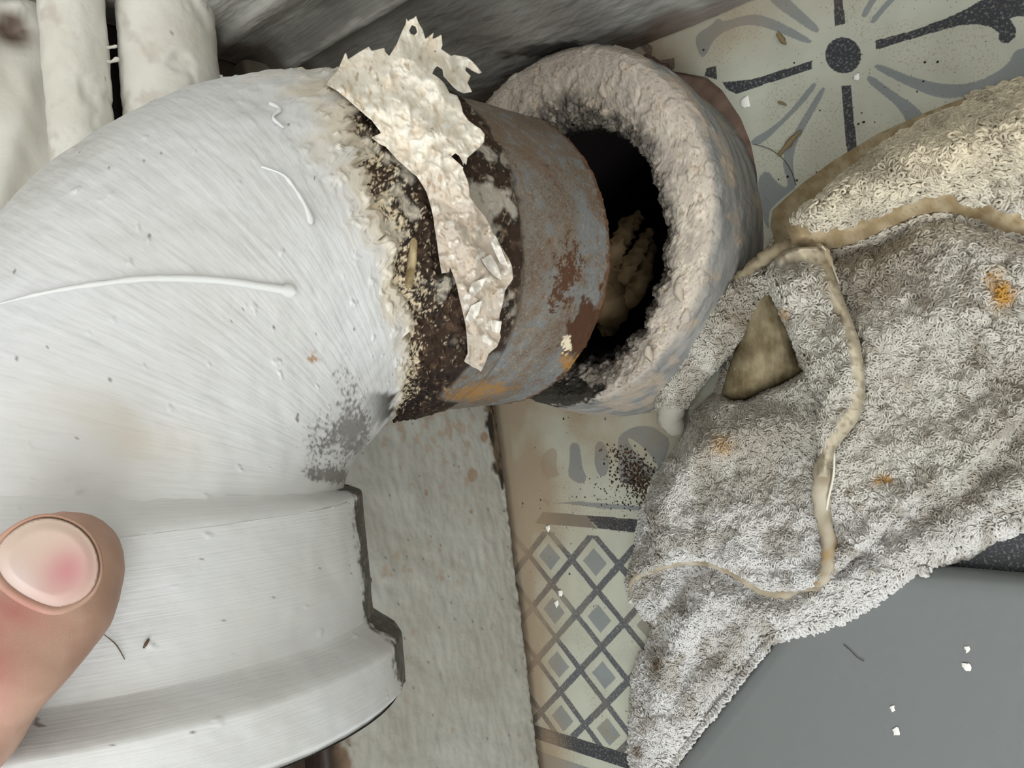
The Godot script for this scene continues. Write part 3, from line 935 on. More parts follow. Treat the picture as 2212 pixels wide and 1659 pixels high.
func build_wrap(root: Node3D) -> void:
	var poly := V("705,182 716,166 728,155 738,132 747,111 752,128 775,113 797,100 803,110 818,106 830,103 833,113 841,121 850,106 857,95 864,78 870,64 876,52 878,39 882,47 885,42 892,40 899,34 903,46 907,54 911,60 914,66 919,84 928,77 938,69 934,84 944,80 954,74 956,98 953,106 965,114 975,121 981,118 995,121 1008,123 1020,132 1029,142 1036,150 1041,157 1034,160 1022,154 1007,145 1005,152 1017,164 1010,179 1016,190 1020,199 1002,202 988,196 979,188 971,179 964,171 958,165 956,150 944,143 938,150 934,159 949,169 958,178 965,189 971,201 987,206 994,220 998,233 1000,243 1012,260 1025,270 1038,278 1047,290 1046,307 1038,316 1029,324 1018,334 1010,341 1007,358 1002,350 1000,366 1006,380 1012,395 1015,425 1030,446 1049,469 1058,486 1066,503 1074,515 1079,527 1090,544 1100,560 1106,575 1109,602 1100,615 1091,628 1087,653 1080,679 1077,704 1082,728 1074,749 1064,757 1055,765 1048,785 1039,803 1031,797 1023,794 1014,788 1002,781 1010,762 1008,724 1006,704 1002,685 997,664 992,644 988,624 983,605 977,590 972,577 970,588 954,591 951,574 948,557 943,519 940,500 938,489 936,470 932,452 927,434 921,415 910,396 900,381 890,373 880,365 868,354 857,344 845,330 833,317 821,312 812,305 802,297 823,287 812,272 803,260 790,250 779,240 765,228 752,216 742,208 732,199 718,190")
	var eye := V("884,66 890,54 898,58 901,70 896,75 888,74")
	var slit := V("975,338 984,331 992,337 999,350 1001,362 995,356 984,346")
	# control depths: lying close to the pipe below, standing away from it above
	var cp := [[740, 215, -0.0015], [790, 262, -0.002], [850, 330, -0.002], [905, 378, -0.002], [940, 480, -0.003], [958, 572, -0.003], [1000, 700, -0.003], [1028, 788, -0.0015], [1092, 600, -0.005], [1060, 505, -0.006], [1072, 730, -0.003], [1000, 590, -0.0065], [1000, 420, -0.009], [965, 350, -0.011], [900, 300, -0.008],
		[886, 48, 0.215], [800, 112, 0.212], [745, 130, 0.214], [1034, 155, 0.226], [1015, 195, 0.222], [944, 80, 0.219], [1042, 298, 0.205], [1000, 240, 0.206], [860, 180, 0.205], [930, 200, 0.204], [880, 250, 0.199]]
	var cps := []
	for q in cp:
		var z: float = q[2] * BK if q[2] > 0.0 else zb.near(q[0], q[1]) + q[2]
		cps.append(Vector3(q[0], q[1], z))
	var depth := func(x: float, y: float) -> float:
		var sw := 0.0
		var sz := 0.0
		for q in cps:
			var d2: float = (q.x - x) * (q.x - x) + (q.y - y) * (q.y - y) + 900.0
			var w := 1.0 / (d2 * d2)
			sw += w
			sz += w * q.z
		var z := sz / sw
		var p := Vector3(x, y, 0)
		z -= 0.0040 * n3(p, 0.009) + 0.0012 * n3(Vector3(x * 1.6, y * 0.7, 0), 0.02) + 0.00012 * n3(Vector3(x * 1.5, y * 0.7, 0), 0.09)
		z -= 0.0007 * sm(-0.05, 0.15, n3(p + Vector3(500, 0, 0), 0.03))       # layers of torn skin
		return minf(z, zb.near(x, y) - 0.0012)
	var memo := {}
	var top := func(x: float, y: float) -> Vector3:
		var z: float = depth.call(x, y)
		memo[Vector2(x, y)] = z
		return P(x, y, z)
	var bot := func(x: float, y: float) -> Vector3:
		return P(x, y, float(memo[Vector2(x, y)]) + 0.0009)
	var colr := func(x: float, y: float, p: Vector3, _n) -> Color:
		var q := Vector3(x, y, 0)
		var a := n3(q, 0.02)
		var b := n3(Vector3(x * 1.5, y * 0.6, 0), 0.045)
		var g := n3(q, 0.16)
		var low := sm(330.0, 480.0, y)
		var c := col(230, 223, 210).lerp(col(212, 196, 174), clampf(0.2 + a * 0.9, 0, 1)).lerp(col(184, 170, 156), low * 0.8)
		c = c.lerp(col(216, 198, 172), sm(0.08, 0.4, b) * (0.4 + 0.3 * sm(880, 760, x)))
		c = c.lerp(col(150, 122, 96), sm(0.40, 0.75, b + 0.15 * g + 0.2 * blob(x, y, 800, 160, 50, 40) + 0.35 * blob(x, y, 940, 400, 30, 30) + 0.14 * low) * 0.6)
		c = c.lerp(col(96, 80, 68), sm(0.62, 0.80, g + 0.3 * b + 0.5 * blob(x, y, 935, 285, 16, 16) + 0.1 * low) * 0.7)
		c = c.lerp(col(240, 236, 228), sm(0.3, 0.45, n3(q + Vector3(500, 0, 0), 0.03)) * 0.7)
		return c
	var wrap := slab(poly, 2.6, top, bot, colr, [eye, slit])
	obj("torn_wrapping", wrap.mesh(), M.skinny, root).set_meta("label", "cream torn skin of old paint and putty")
	# curled flakes standing up from the lower end of the wrapping
	var flakes := ["1005,690 1018,660 1042,648 1034,680 1016,700", "1040,560 1060,548 1078,580 1086,606 1066,596 1052,580", "1020,610 1052,598 1040,625 1024,640 1012,632", "1058,520 1080,530 1098,575 1080,570", "1060,690 1084,694 1080,720 1062,716"]
	for k in flakes.size():
		var fp := V(flakes[k])
		var c0 := Vector2.ZERO
		for q in fp:
			c0 += q / fp.size()
		var ft := func(x: float, y: float) -> Vector3:
			return P(x, y, float(depth.call(x, y)) - 0.0008 - 0.00010 * absf(x - c0.x) - 0.0007 * n3(Vector3(x, y, k), 0.05))
		var fb := func(x: float, y: float) -> Vector3:
			return P(x, y, float(depth.call(x, y)) - 0.0002 - 0.00010 * absf(x - c0.x) - 0.0007 * n3(Vector3(x, y, k), 0.05))
		obj("paint_flake", slab(fp, 3.0, ft, fb, func(x, y, _p, _n): return col(232, 227, 218).lerp(col(206, 196, 184), clampf(n3(Vector3(x, y, 3), 0.06) + 0.3, 0, 1))).mesh(), M.plain_vc, root)

# ---------------------------------------------------------------- the socket in the floor
func build_socket() -> void:
	var root := thing("pipe_socket", "cement-crusted pipe socket with a jagged dark mouth standing out of the floor", "pipe socket")
	# profile from the foot up the outside, over the rim and down into the bore: (radius, height)
	var prof := [[0.0728, -0.004], [0.0728, 0.004], [0.0730, 0.012], [0.0731, 0.0150], [0.0732, 0.0180], [0.0731, 0.022], [0.0728, 0.026], [0.0720, 0.0305], [0.0700, 0.0335], [0.0675, 0.0348], [0.064, 0.0353], [0.060, 0.0352], [0.0570, 0.0340], [0.0545, 0.0315], [0.0525, 0.0275], [0.0515, 0.020], [0.0512, 0.010], [0.0510, 0.000]]
	var at := func(v: float) -> Vector2:
		var k := v * (prof.size() - 1)
		var i := mini(int(k), prof.size() - 2)
		return Vector2(prof[i][0], prof[i][1]).lerp(Vector2(prof[i + 1][0], prof[i + 1][1]), k - i)
	var pos := func(u: float, v: float) -> Vector3:
		var f := u * TAU
		var q: Vector2 = at.call(v)
		var d := Vector3(sin(f), 0, cos(f))
		var inner := sm(0.056, 0.0525, q.x)
		# the broken inner lip: bites and crumbs
		var lip := sm(0.066, 0.054, q.x) * sm(0.004, 0.020, q.y)
		var r := q.x + lip * (0.0032 * n3(d, 2.3) + 0.0026 * n3(d + Vector3(0, q.y * 20.0, 0), 7.0) + 0.0016 * n3(d + Vector3(0, q.y * 60.0, 0), 19.0))
		var wx := 0.0014 * n3(d * 0.3, 5.0)
		# the crust is broken away low on the side towards the bend
		var gone := blob(rad_to_deg(f), q.x * 1000.0, 280.0, 56.0, 26.0, 12.0)
		var y := q.y - 0.010 * gone * sm(0.02, 0.03, q.y) + wx * sm(0.02, 0.034, q.y)
		r -= lip * 0.0030
		return Vector3(RING.x - 0.0065 * lip - 0.0060 * sm(0.030, 0.0, q.y) * (1.0 if q.x > 0.06 else 0.0), 0, RING.z) + d * r + Vector3(0, y, 0)
	var disp := func(p: Vector3, n: Vector3, u: float, v: float) -> float:
		var q: Vector2 = at.call(v)
		var rough := 0.35 + 0.65 * sm(0.0735, 0.071, q.x)
		var d := (0.0007 * n3(p, 50.0) + 0.0003 * n3(p, 190.0) + 0.00028 * n3(p, 620.0)) * rough
		d += 0.0012 * sm(0.1, 0.45, n3(p, 170.0)) * sm(0.060, 0.054, q.x)
		d += 0.0006 * sm(0.2, 0.3, n3(p + Vector3.ONE, 75.0)) * rough
		return d
	var colr := func(p: Vector3, n: Vector3, u: float, v: float) -> Color:
		var q: Vector2 = at.call(v)
		var a := n3(p, 45.0)
		var b := n3(p, 150.0)
		var g := n3(p, 460.0)
		var s := w2px(p)
		var c := col(204, 192, 178).lerp(col(184, 172, 160), clampf(0.4 + a, 0, 1))
		c = c.lerp(col(228, 216, 198), sm(0.1, 0.5, b - 0.2 * a + 0.35 * blob(s.x, s.y, 1480, 480, 50, 130)) * 0.7)
		c = c.lerp(col(120, 106, 94), sm(0.22, 0.5, n3(p, 900.0) + 0.3 * b) * 0.6)
		c = c.lerp(col(166, 136, 108), sm(0.3, 0.55, b + 0.3 * g) * 0.4)
		# grey-blue metal and old paint outside, below the rim
		var side := sm(0.0685, 0.0722, q.x + 0.0012 * b) * sm(0.036, 0.0325, p.y)
		var m := col(152, 149, 144).lerp(col(126, 125, 123), clampf(0.5 + n3(Vector3(p.x * 0.4, p.y * 2.0, p.z * 0.4), 110.0) * 1.6, 0, 1)).lerp(col(172, 156, 138), sm(0.1, 0.4, a + 0.3 * b) * 0.7)
		c = c.lerp(m, side)
		# soot round the mouth
		var soot := sm(0.0605, 0.0545, q.x + 0.0036 * a + 0.002 * b)
		c = c.lerp(col(58, 53, 49), clampf(soot * (0.75 + 0.5 * g), 0, 1) * sm(0.40, 0.1, b * 0.6))
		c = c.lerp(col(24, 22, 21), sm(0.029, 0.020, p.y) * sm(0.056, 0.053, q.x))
		c = c.lerp(col(60, 56, 52), sm(0.45, 0.7, 1.3 * blob(s.x, s.y, 1200, 850, 110, 34, -8) + 0.5 * b + 0.3 * g))
		return c
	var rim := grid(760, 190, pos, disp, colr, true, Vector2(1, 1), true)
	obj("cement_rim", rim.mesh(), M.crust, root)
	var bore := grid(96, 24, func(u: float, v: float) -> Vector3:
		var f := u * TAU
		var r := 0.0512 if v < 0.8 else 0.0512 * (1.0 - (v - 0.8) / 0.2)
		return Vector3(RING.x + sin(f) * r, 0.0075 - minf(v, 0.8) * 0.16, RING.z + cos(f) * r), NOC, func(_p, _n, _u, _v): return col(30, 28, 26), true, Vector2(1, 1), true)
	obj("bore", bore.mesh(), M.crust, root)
	# a long scratch of bare rust on the flank
	var scratch := PackedVector3Array()
	for k in 9:
		var f := deg_to_rad(lerpf(52.0, 42.0, k / 8.0))
		scratch.append(Vector3(RING.x + sin(f) * 0.0732 - 0.0008, lerpf(0.0285, 0.0245, k / 8.0) + 0.0005 * sin(k * 2.0), RING.z + cos(f) * 0.0732))
	obj("rust_scar", tube(spline(scratch, 24), radii([0.0005, 0.0012, 0.0009, 0.0013, 0.0005], 24), 8, func(_p, _n): return col(62, 48, 40), 0.001).mesh(), M.crust, root)
	# chips lying on the rim belong to the crust
	for q in [[1465, 632, 30, 44], [1400, 766, 46, 22], [1300, 195, 30, 26]]:
		var ctr := F(q[0], q[1], 0.0362)
		var chip := tube(PackedVector3Array([ctr + Vector3(0.0022, -0.0004, 0.0), ctr, ctr + Vector3(-0.0024, -0.0004, 0.0008)]), PackedFloat32Array([0.0010, 0.0017, 0.0009]), 7, func(_p, _n): return col(204, 190, 174), 0.0015)
		obj("cement_crumb", chip.mesh(), M.crust, root)
	# ---- rag pushed down the pipe
	var rag := thing("rag", "tan crumpled rag lying deep inside the dark pipe socket", "rag")
	var rc := func(p: Vector3, _n): return col(140, 118, 90).lerp(col(96, 78, 56), clampf(0.4 + n3(p, 90.0) * 1.3, 0, 1))
	var hp := func(x: float, y: float, h: float) -> Vector3: return F(x, y, h)
	obj("bundle", tube(spline(PackedVector3Array([hp.call(1300, 560, -0.018), hp.call(1310, 620, -0.012), hp.call(1316, 670, -0.010), hp.call(1312, 715, -0.014)]), 30), radii([0.004, 0.0085, 0.0100, 0.0030], 30), 20, rc, 0.004).mesh(), M.cloth, rag)
	for q in [[1305, 640, 1336, 560, 1352, 480], [1330, 640, 1366, 570, 1400, 505], [1345, 660, 1385, 610, 1405, 540], [1320, 600, 1340, 520, 1376, 470]]:
		obj("twisted_strip", tube(spline(PackedVector3Array([hp.call(q[0], q[1], -0.012), hp.call(q[2], q[3], -0.017), hp.call(q[4], q[5], -0.030)]), 30), radii([0.0046, 0.0042, 0.0026], 30), 14, rc, 0.003).mesh(), M.cloth, rag)
	obj("loose_fold", tube(spline(PackedVector3Array([hp.call(1210, 815, -0.004), hp.call(1250, 805, 0.0), hp.call(1300, 800, -0.003)]), 20), radii([0.002, 0.0042, 0.002], 20), 12, func(_p, _n): return col(150, 142, 126), 0.002).mesh(), M.cloth, rag)

# ---------------------------------------------------------------- the towel
var pile_p := PackedVector3Array()
var pile_n := PackedVector3Array()
var pile_c := PackedColorArray()
var tw_main: Field
var tw_up: Field
var tray_f: Field

func cloth_col(x: float, y: float) -> Color:
	var q := Vector3(x, y, 0)
	var a := n3(q, 0.004)
	var b := n3(q, 0.012)
	var c := col(198, 193, 183).lerp(col(214, 212, 210), clampf(sm(900, 1300, y) + 0.4 * a, 0, 1))
	c = c.lerp(col(196, 184, 158), sm(620, 330, y + 0.25 * (x - 1900.0)) * 0.8)
	c = c.lerp(col(146, 136, 120), sm(0.05, 0.4, b + 0.5 * a) * 0.55)
	c = c.lerp(col(140, 128, 110), clampf(0.7 * blob(x, y, 1880, 580, 130, 60) + 0.7 * blob(x, y, 1590, 680, 60, 60) + 0.5 * blob(x, y, 2190, 830, 60, 60), 0, 1))  # shade under the roll and in hollows, put into the tint
	c = c.lerp(col(160, 152, 140), 0.7 * clampf(blob(x, y, 1630, 940, 130, 70) + blob(x, y, 2100, 1060, 160, 40, -38) + blob(x, y, 1560, 1420, 120, 30, -55), 0, 1))  # shade along the lower creases, painted into the cloth colour
	c = c.lerp(col(186, 142, 74), clampf(1.3 * blob(x, y, 2160, 642, 22, 30) + blob(x, y, 1912, 1040, 17, 9) + blob(x, y, 2150, 595, 16, 12) + 0.8 * blob(x, y, 1700, 676, 10, 8) + 0.6 * blob(x, y, 1560, 960, 20, 20), 0, 1))
	c = c.lerp(col(112, 92, 72), clampf(1.2 * blob(x, y, 1422, 1440, 9, 14) + blob(x, y, 1411, 1348, 8, 10) + blob(x, y, 1383, 1622, 8, 14) + blob(x, y, 1838, 1068, 12, 7) + 0.9 * blob(x, y, 1815, 675, 10, 26, 22), 0, 1))
	return c

func sample_pile(a: Arr, count: int, ok: Callable, tint: float) -> void:
	# roots of the terry loops: random points of the mesh's faces, by area, where ok says so
	var m := a.i.size() / 3
	var acc := PackedFloat32Array()
	acc.resize(m)
	var s := 0.0
	for k in m:
		var p := a.v[a.i[k * 3]]
		s += (a.v[a.i[k * 3 + 1]] - p).cross(a.v[a.i[k * 3 + 2]] - p).length()
		acc[k] = s
	for c in count:
		var k := acc.bsearch(rng.randf() * s)
		k = mini(k, m - 1)
		var r1 := sqrt(rng.randf())
		var r2 := rng.randf()
		var i0 := a.i[k * 3]
		var i1 := a.i[k * 3 + 1]
		var i2 := a.i[k * 3 + 2]
		var p := a.v[i0] * (1.0 - r1) + a.v[i1] * (r1 * (1.0 - r2)) + a.v[i2] * (r1 * r2)
		var n := a.n[i0]
		var q := w2px(p)
		if n.dot(Vector3(0, 0.5, 0.5)) < -0.25 or not ok.call(q.x, q.y, p):
			continue
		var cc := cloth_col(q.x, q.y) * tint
		pile_p.append(p)
		pile_n.append(n)
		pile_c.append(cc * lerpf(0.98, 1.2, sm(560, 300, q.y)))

func build_towel() -> void:
	var root := thing("towel", "dirty off-white terry towel with a rolled edge, bunched between pipe socket and grey lid", "towel")
	var main := V("1600,640 1640,575 1671,511 1664,490 1668,455 1700,425 1733,396 1800,347 1896,289 1993,246 2053,222 2137,195 2212,172 2330,150 2430,190 2500,290 2520,430 2490,600 2515,760 2480,900 2400,1000 2330,1070 2212,1127 2186,1145 2128,1165 2078,1193 2038,1211 1999,1229 1951,1260 1898,1297 1836,1338 1774,1363 1679,1385 1650,1398 1589,1474 1514,1565 1444,1656 1405,1720 1370,1720 1366,1627 1366,1557 1370,1474 1387,1425 1412,1379 1411,1351 1370,1297 1358,1256 1366,1231 1378,1181 1389,1108 1410,1061 1439,1006 1470,950 1500,890 1545,850 1575,760")
	var upper := V("1640,560 1700,470 1900,330 2330,185 2420,230 2470,330 2480,600 2420,780 2330,830 2212,890 2083,1020 1960,1087 1877,1169 1795,1243 1745,1270 1650,1276 1613,1256 1568,1230 1523,1213 1473,1212 1424,1226 1372,1246 1382,1181 1392,1108 1412,1061 1441,1006 1486,905 1580,760")
	var box_ := Rect2(1330, 120, 1210, 1610)
	tw_main = field(main, box_, 7.0)
	tw_up = field(upper, box_, 7.0)
	var roll := field(V("1672,500 1720,462 1800,425 1900,385 2010,335 2120,300 2230,280 2330,270 2520,290"), box_, 14.0, true)
	var valley := field(V("1690,575 1760,556 1830,545 1900,520 1975,485 2030,468 2100,480 2170,510 2330,560 2520,580"), box_, 14.0, true)
	var hem := field(V("1668,500 1700,512 1760,520 1840,505 1910,478 1980,446 2040,438 2100,452 2160,478 2330,510 2520,530"), box_, 14.0, true)
	var rim := field(V("1660,485 1700,425 1800,347 1896,289 1993,246 2080,213"), box_, 14.0, true)
	var wr1 := field(V("1860,760 1960,690 2080,690 2200,740"), box_, 14.0, true)
	var wr2 := field(V("1480,1000 1600,930 1760,920"), box_, 14.0, true)
	var wr3 := field(V("1405,1560 1440,1400 1540,1280 1620,1330"), box_, 14.0, true)
	var lip := field(V("2420,760 2330,800 2212,880 2083,1012 1960,1080 1877,1160 1795,1234"), box_, 14.0, true)
	var low := field(V("1460,1600 1540,1470 1680,1340 1860,1260 2010,1160 2200,1050 2330,980 2460,860"), box_, 14.0, true)
	var strip := V("1671,555 1695,542 1722,534 1764,532 1785,546 1806,605 1832,669 1857,736 1867,795 1870,859 1857,905 1827,943 1806,968 1796,1000 1788,1030 1765,1030 1764,990 1768,960 1764,922 1768,859 1747,812 1730,787 1713,740 1697,702 1680,665 1663,627 1660,585")
	var sf := field(strip, Rect2(1630, 500, 270, 560), 6.0)
	var fold := V("1640,600 1672,618 1690,660 1706,705 1726,765 1740,800 1716,818 1690,832 1640,850 1612,866 1578,866 1558,850 1572,800 1592,745 1602,690 1612,640")
	var ff := field(fold, Rect2(1530, 570, 240, 330), 6.0)
	var hgt := func(x: float, y: float) -> float:
		var d := tw_main.at(x, y)
		var q := Vector3(x, y, 0)
		var h := 0.0105 * (1.0 - exp(-maxf(d, 0.0) / 16.0))
		h += 0.0140 * sm(-3.0, 10.0, tw_up.at(x, y)) * sm(0, 40, d)
		var e := sm(0.0, 60.0, d)
		var g := func(f: Field, w: float) -> float:
			var t := f.at(x, y) / w
			return exp(-t * t)
		h += e * (0.027 * g.call(roll, 90.0) * sm(1640, 1760, x) - 0.0125 * g.call(valley, 30.0) + 0.008 * g.call(wr1, 60.0) + 0.006 * g.call(wr2, 34.0) + 0.007 * g.call(wr3, 40.0) + 0.0035 * g.call(lip, 34.0) + 0.004 * g.call(low, 36.0))
		h += e * (0.0048 * n3(q, 0.006) + 0.0024 * n3(q, 0.016) + 0.0006 * n3(q, 0.05))
		h += 0.004 * e * sm(1900, 2200, x) * sm(700, 560, y)
		h -= 0.010 * sm(0, 30, d) * blob(x, y, 1590, 800, 80, 90)
		if x > 1530 and x < 1770 and y > 570 and y < 900:
			h = lerpf(h, 0.0045, sm(-16.0, 4.0, ff.at(x, y)) * sm(22.0, 0.0, sf.at(x, y)))
		return maxf(h, 0.0007)
	var top := func(x: float, y: float) -> Vector3:
		return F(x, y, hgt.call(x, y) + (0.004 if tray_f.at(x, y) > -25.0 else 0.0) * sm(-25.0, 20.0, tray_f.at(x, y)))
	var bot := func(x: float, y: float) -> Vector3:
		return F(x, y, 0.0003 + 0.0102 * sm(-14.0, -4.0, tray_f.at(x, y)))
	var smooth_hem := func(x: float, y: float) -> bool:
		var a: float = hem.at(x, y) - 4.0 * n3(Vector3(x, y, 0), 0.02)
		var b: float = rim.at(x, y) - 8.0 * n3(Vector3(x, y, 9), 0.02)
		return (a < 20.0 + 10.0 * sm(1900, 1700, x)) or (b < lerpf(44.0, 14.0, sm(1760, 2040, x)))
	var colr := func(x: float, y: float, p: Vector3, _n) -> Color:
		if smooth_hem.call(x, y):
			return col(196, 178, 148).lerp(col(166, 146, 112), clampf(0.5 + n3(Vector3(x, y, 0), 0.02) * 1.6, 0, 1)).lerp(col(140, 120, 90), sm(0.2, 0.5, n3(Vector3(x, y, 0), 0.2)) * 0.5)
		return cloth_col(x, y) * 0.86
	var cloth := slab(main, 4.5, top, bot, colr)
	obj("cloth", cloth.mesh(), M.cloth, root)
	var not_hem := func(x: float, y: float, _p) -> bool:
		if x > 1632 and x < 1896 and y > 502 and y < 1055 and sf.at(x, y) > 3.0:
			return false
		if x > 1532 and x < 1765 and y > 572 and y < 895 and ff.at(x, y) > 0.0:
			return false
		return not smooth_hem.call(x, y)
	sample_pile(cloth, 120000, not_hem, 1.0)
	# ---- the hanging strip of hem that folds back over the towel
	var st := func(x: float, y: float) -> Vector3:
		var d := maxf(sf.at(x, y), 0.0)
		return F(x, y, float(hgt.call(x, y)) + 0.0060 + 0.0085 * sqrt(clampf(1.0 - pow(1.0 - minf(d / 30.0, 1.0), 2.0), 0, 1)) + 0.0015 * n3(Vector3(x, y, 2), 0.02) + 0.003 * sm(760, 560, y))
	var sb := func(x: float, y: float) -> Vector3:
		return F(x, y, float(hgt.call(x, y)) + 0.0025)
	var right_edge := field(V("1700,545 1764,536 1785,556 1806,610 1832,674 1857,740 1867,795 1866,860 1850,905 1815,955 1790,1000 1780,1030"), Rect2(1630, 500, 270, 560), 8.0, true)
	var scol := func(x: float, y: float, _p, _n) -> Color:
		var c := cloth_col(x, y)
		if right_edge.at(x, y) < 26.0:
			c = c.lerp(col(200, 186, 160), 0.75)
		return c.lerp(col(120, 104, 84), 0.5 * sm(0.1, 0.4, n3(Vector3(x, y, 0), 0.05)) + 0.5 * blob(x, y, 1806, 670, 10, 40, -20)) * 0.9
	var smesh := slab(strip, 4.0, st, sb, scol)
	obj("hem_strip", smesh.mesh(), M.cloth, root)
	sample_pile(smesh, 6500, func(x, y, _p): return right_edge.at(x, y) > 27.0 and y > 575, 1.0)
	# ---- the hem cord running on from the strip
	var cord_px := V("1779,1010 1774,1062 1778,1115 1788,1165 1790,1214 1775,1248 1745,1269 1704,1281 1650,1273 1613,1252 1568,1226 1523,1211 1473,1211 1424,1224 1384,1240 1366,1256 1370,1292 1393,1326 1414,1350")
	var cord_p := PackedVector3Array()
	for q in cord_px:
		cord_p.append(F(q.x, q.y, float(hgt.call(q.x, q.y)) + 0.0012))
	var ccol := func(p: Vector3, _n) -> Color:
		return col(194, 184, 166).lerp(col(152, 140, 120), clampf(0.5 + n3(p, 80.0) * 1.2, 0, 1)).lerp(col(176, 140, 88), sm(0.3, 0.5, n3(p, 50.0)) * 0.6)
	obj("hem_cord", tube(spline(cord_p, 220), radii([0.0030, 0.0023, 0.0023, 0.0021, 0.0018, 0.0015, 0.0010], 220), 16, ccol, 0.0009).mesh(), M.cloth, root)
	# ---- arch of hem along the top of the strip, down beside the socket
	var arch := PackedVector3Array()
	for q in [[1560, 650, 0.011], [1589, 610, 0.016], [1625, 578, 0.022], [1660, 552, 0.028], [1700, 535, 0.031], [1745, 530, 0.033], [1778, 540, 0.031], [1798, 580, 0.029]]:
		arch.append(F(q[0], q[1], q[2]))
	obj("hem_arch", tube(spline(arch, 90), radii([0.0010, 0.0018, 0.0020, 0.0022, 0.0022, 0.0018, 0.0010], 90), 16, func(p, _n): return col(178, 164, 138).lerp(col(128, 114, 92), clampf(0.4 + n3(p, 120.0) * 1.3, 0, 1)), 0.0012).mesh(), M.cloth, root)
	# ---- smooth brown fold hanging under the strip
	var fo := slab(fold, 3.5, func(x, y): return F(x, y, 0.007 + 0.013 * sqrt(clampf(1.0 - pow(1.0 - clampf(ff.at(x, y) / 55.0, 0, 1), 2.0), 0, 1)) + 0.0016 * n3(Vector3(x, y * 0.4, 4), 0.03)),
		func(x, y): return F(x, y, 0.003), func(x, y, _p, _n): return col(160, 148, 120).lerp(col(122, 108, 82), clampf(0.45 + n3(Vector3(x, y, 0), 0.015) + 0.5 * n3(Vector3(x, y * 0.3, 0), 0.25), 0, 1)))
	obj("smooth_fold", fo.mesh(), M.cloth, root)
	# ---- rolled corner lying against the socket
	var fin := PackedVector3Array()
	for q in [[1640, 612, 0.018], [1600, 650, 0.016], [1562, 700, 0.0150], [1522, 752, 0.0135], [1484, 806, 0.0115], [1457, 858, 0.0095], [1448, 900, 0.0080], [1456, 918, 0.0070]]:
		fin.append(F(q[0], q[1], q[2]))
	var finger := tube(spline(fin, 80), radii([0.0040, 0.0062, 0.0080, 0.0082, 0.0074, 0.0066, 0.0060, 0.0044], 80), 40, func(p, _n):
		var q := w2px(p)
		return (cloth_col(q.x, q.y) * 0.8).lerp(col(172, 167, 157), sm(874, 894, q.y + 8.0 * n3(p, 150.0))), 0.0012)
	obj("rolled_corner", finger.mesh(), M.cloth, root)
	sample_pile(finger, 6000, func(_x, y, _p): return y < 884.0, 1.0)
	# ---- loose white threads
	for s in [["1798,945 1802,985 1800,1030 1790,1075 1786,1100", 0.0004], ["1592,790 1588,800 1597,812 1601,830", 0.0003], ["1776,532 1790,550 1800,580 1812,612", 0.0003], ["1672,655 1682,664 1690,676", 0.0003]]:
		var tp := PackedVector3Array()
		for q in V(s[0]):
			tp.append(F(q.x, q.y, float(hgt.call(q.x, q.y)) + (0.0105 if q.x < 1780 or q.y < 700 else 0.003)))
		obj("loose_thread", tube(spline(tp, 30), radii([s[1], s[1], s[1]], 30), 6, func(_p, _n): return col(228, 222, 208)).mesh(), M.cloth, root)
	# ---- the terry pile: loops standing on all the towelling, past counting
	var lp := PackedVector3Array()
	for k in 12:
		var f := TAU * (k + 0.5) / 13.0
		lp.append(Vector3(0.27 * sin(f) * (1.0 - 0.25 * cos(f)), 0.5 - 0.5 * cos(f), 0.16 * sin(f * 1.5)))
	var loop := tube(lp, radii([0.13, 0.165, 0.17, 0.165, 0.13], 11), 5, NOC)
	loop.c.clear()
	var mm := MultiMesh.new()
	mm.transform_format = MultiMesh.TRANSFORM_3D
	mm.use_colors = true
	mm.mesh = loop.mesh()
	mm.instance_count = pile_p.size()
	for k in pile_p.size():
		var n := pile_n[k]
		var p := pile_p[k]
		var ang := 5.0 * nw.get_noise_3dv(p * 38.0) + 2.2 * nw.get_noise_3dv(p * 160.0 + Vector3(7, 3, 1)) + rng.randf_range(-0.7, 0.7)
		var e1 := n.cross(Vector3(0.3, 0.2, 0.93)).normalized()
		var e2 := n.cross(e1)
		var dir := (n * rng.randf_range(0.25, 0.95) + e1 * cos(ang) + e2 * sin(ang) + Vector3(0, -0.1, 0)).normalized()
		var q := w2px(p)
		var dm := tw_main.at(q.x, q.y)
		var l := rng.randf_range(0.0012, 0.0019) * lerpf(1.0, 1.35, sm(900, 300, q.y))
		if dm < 34.0 and q.y > 1000.0:      # at the free edge the loops lie outwards like a fringe
			var g := Vector2(tw_main.at(q.x - 12, q.y) - tw_main.at(q.x + 12, q.y), tw_main.at(q.x, q.y - 12) - tw_main.at(q.x, q.y + 12)).normalized()
			var o := (F(q.x + g.x * 20.0, q.y + g.y * 20.0, p.y) - F(q.x, q.y, p.y)).normalized()
			dir = (dir + o * 2.2 * sm(34.0, 8.0, dm)).normalized()
			l *= 1.0 + 0.5 * sm(34.0, 8.0, dm)
		var side := dir.cross(n).normalized().rotated(dir, rng.randf_range(-0.9, 0.9))
		var bs := Basis(side * l * 1.05, dir * l, side.cross(dir) * l * 1.05)
		mm.set_instance_transform(k, Transform3D(bs, p - n * 0.0002))
		mm.set_instance_color(k, pile_c[k] * rng.randf_range(0.86, 1.12))
	var mi := MultiMeshInstance3D.new()
	mi.multimesh = mm
	mi.name = "terry_pile"
	mi.material_override = M.loop
	mi.set_meta("kind", "stuff")
	root.add_child(mi, true)

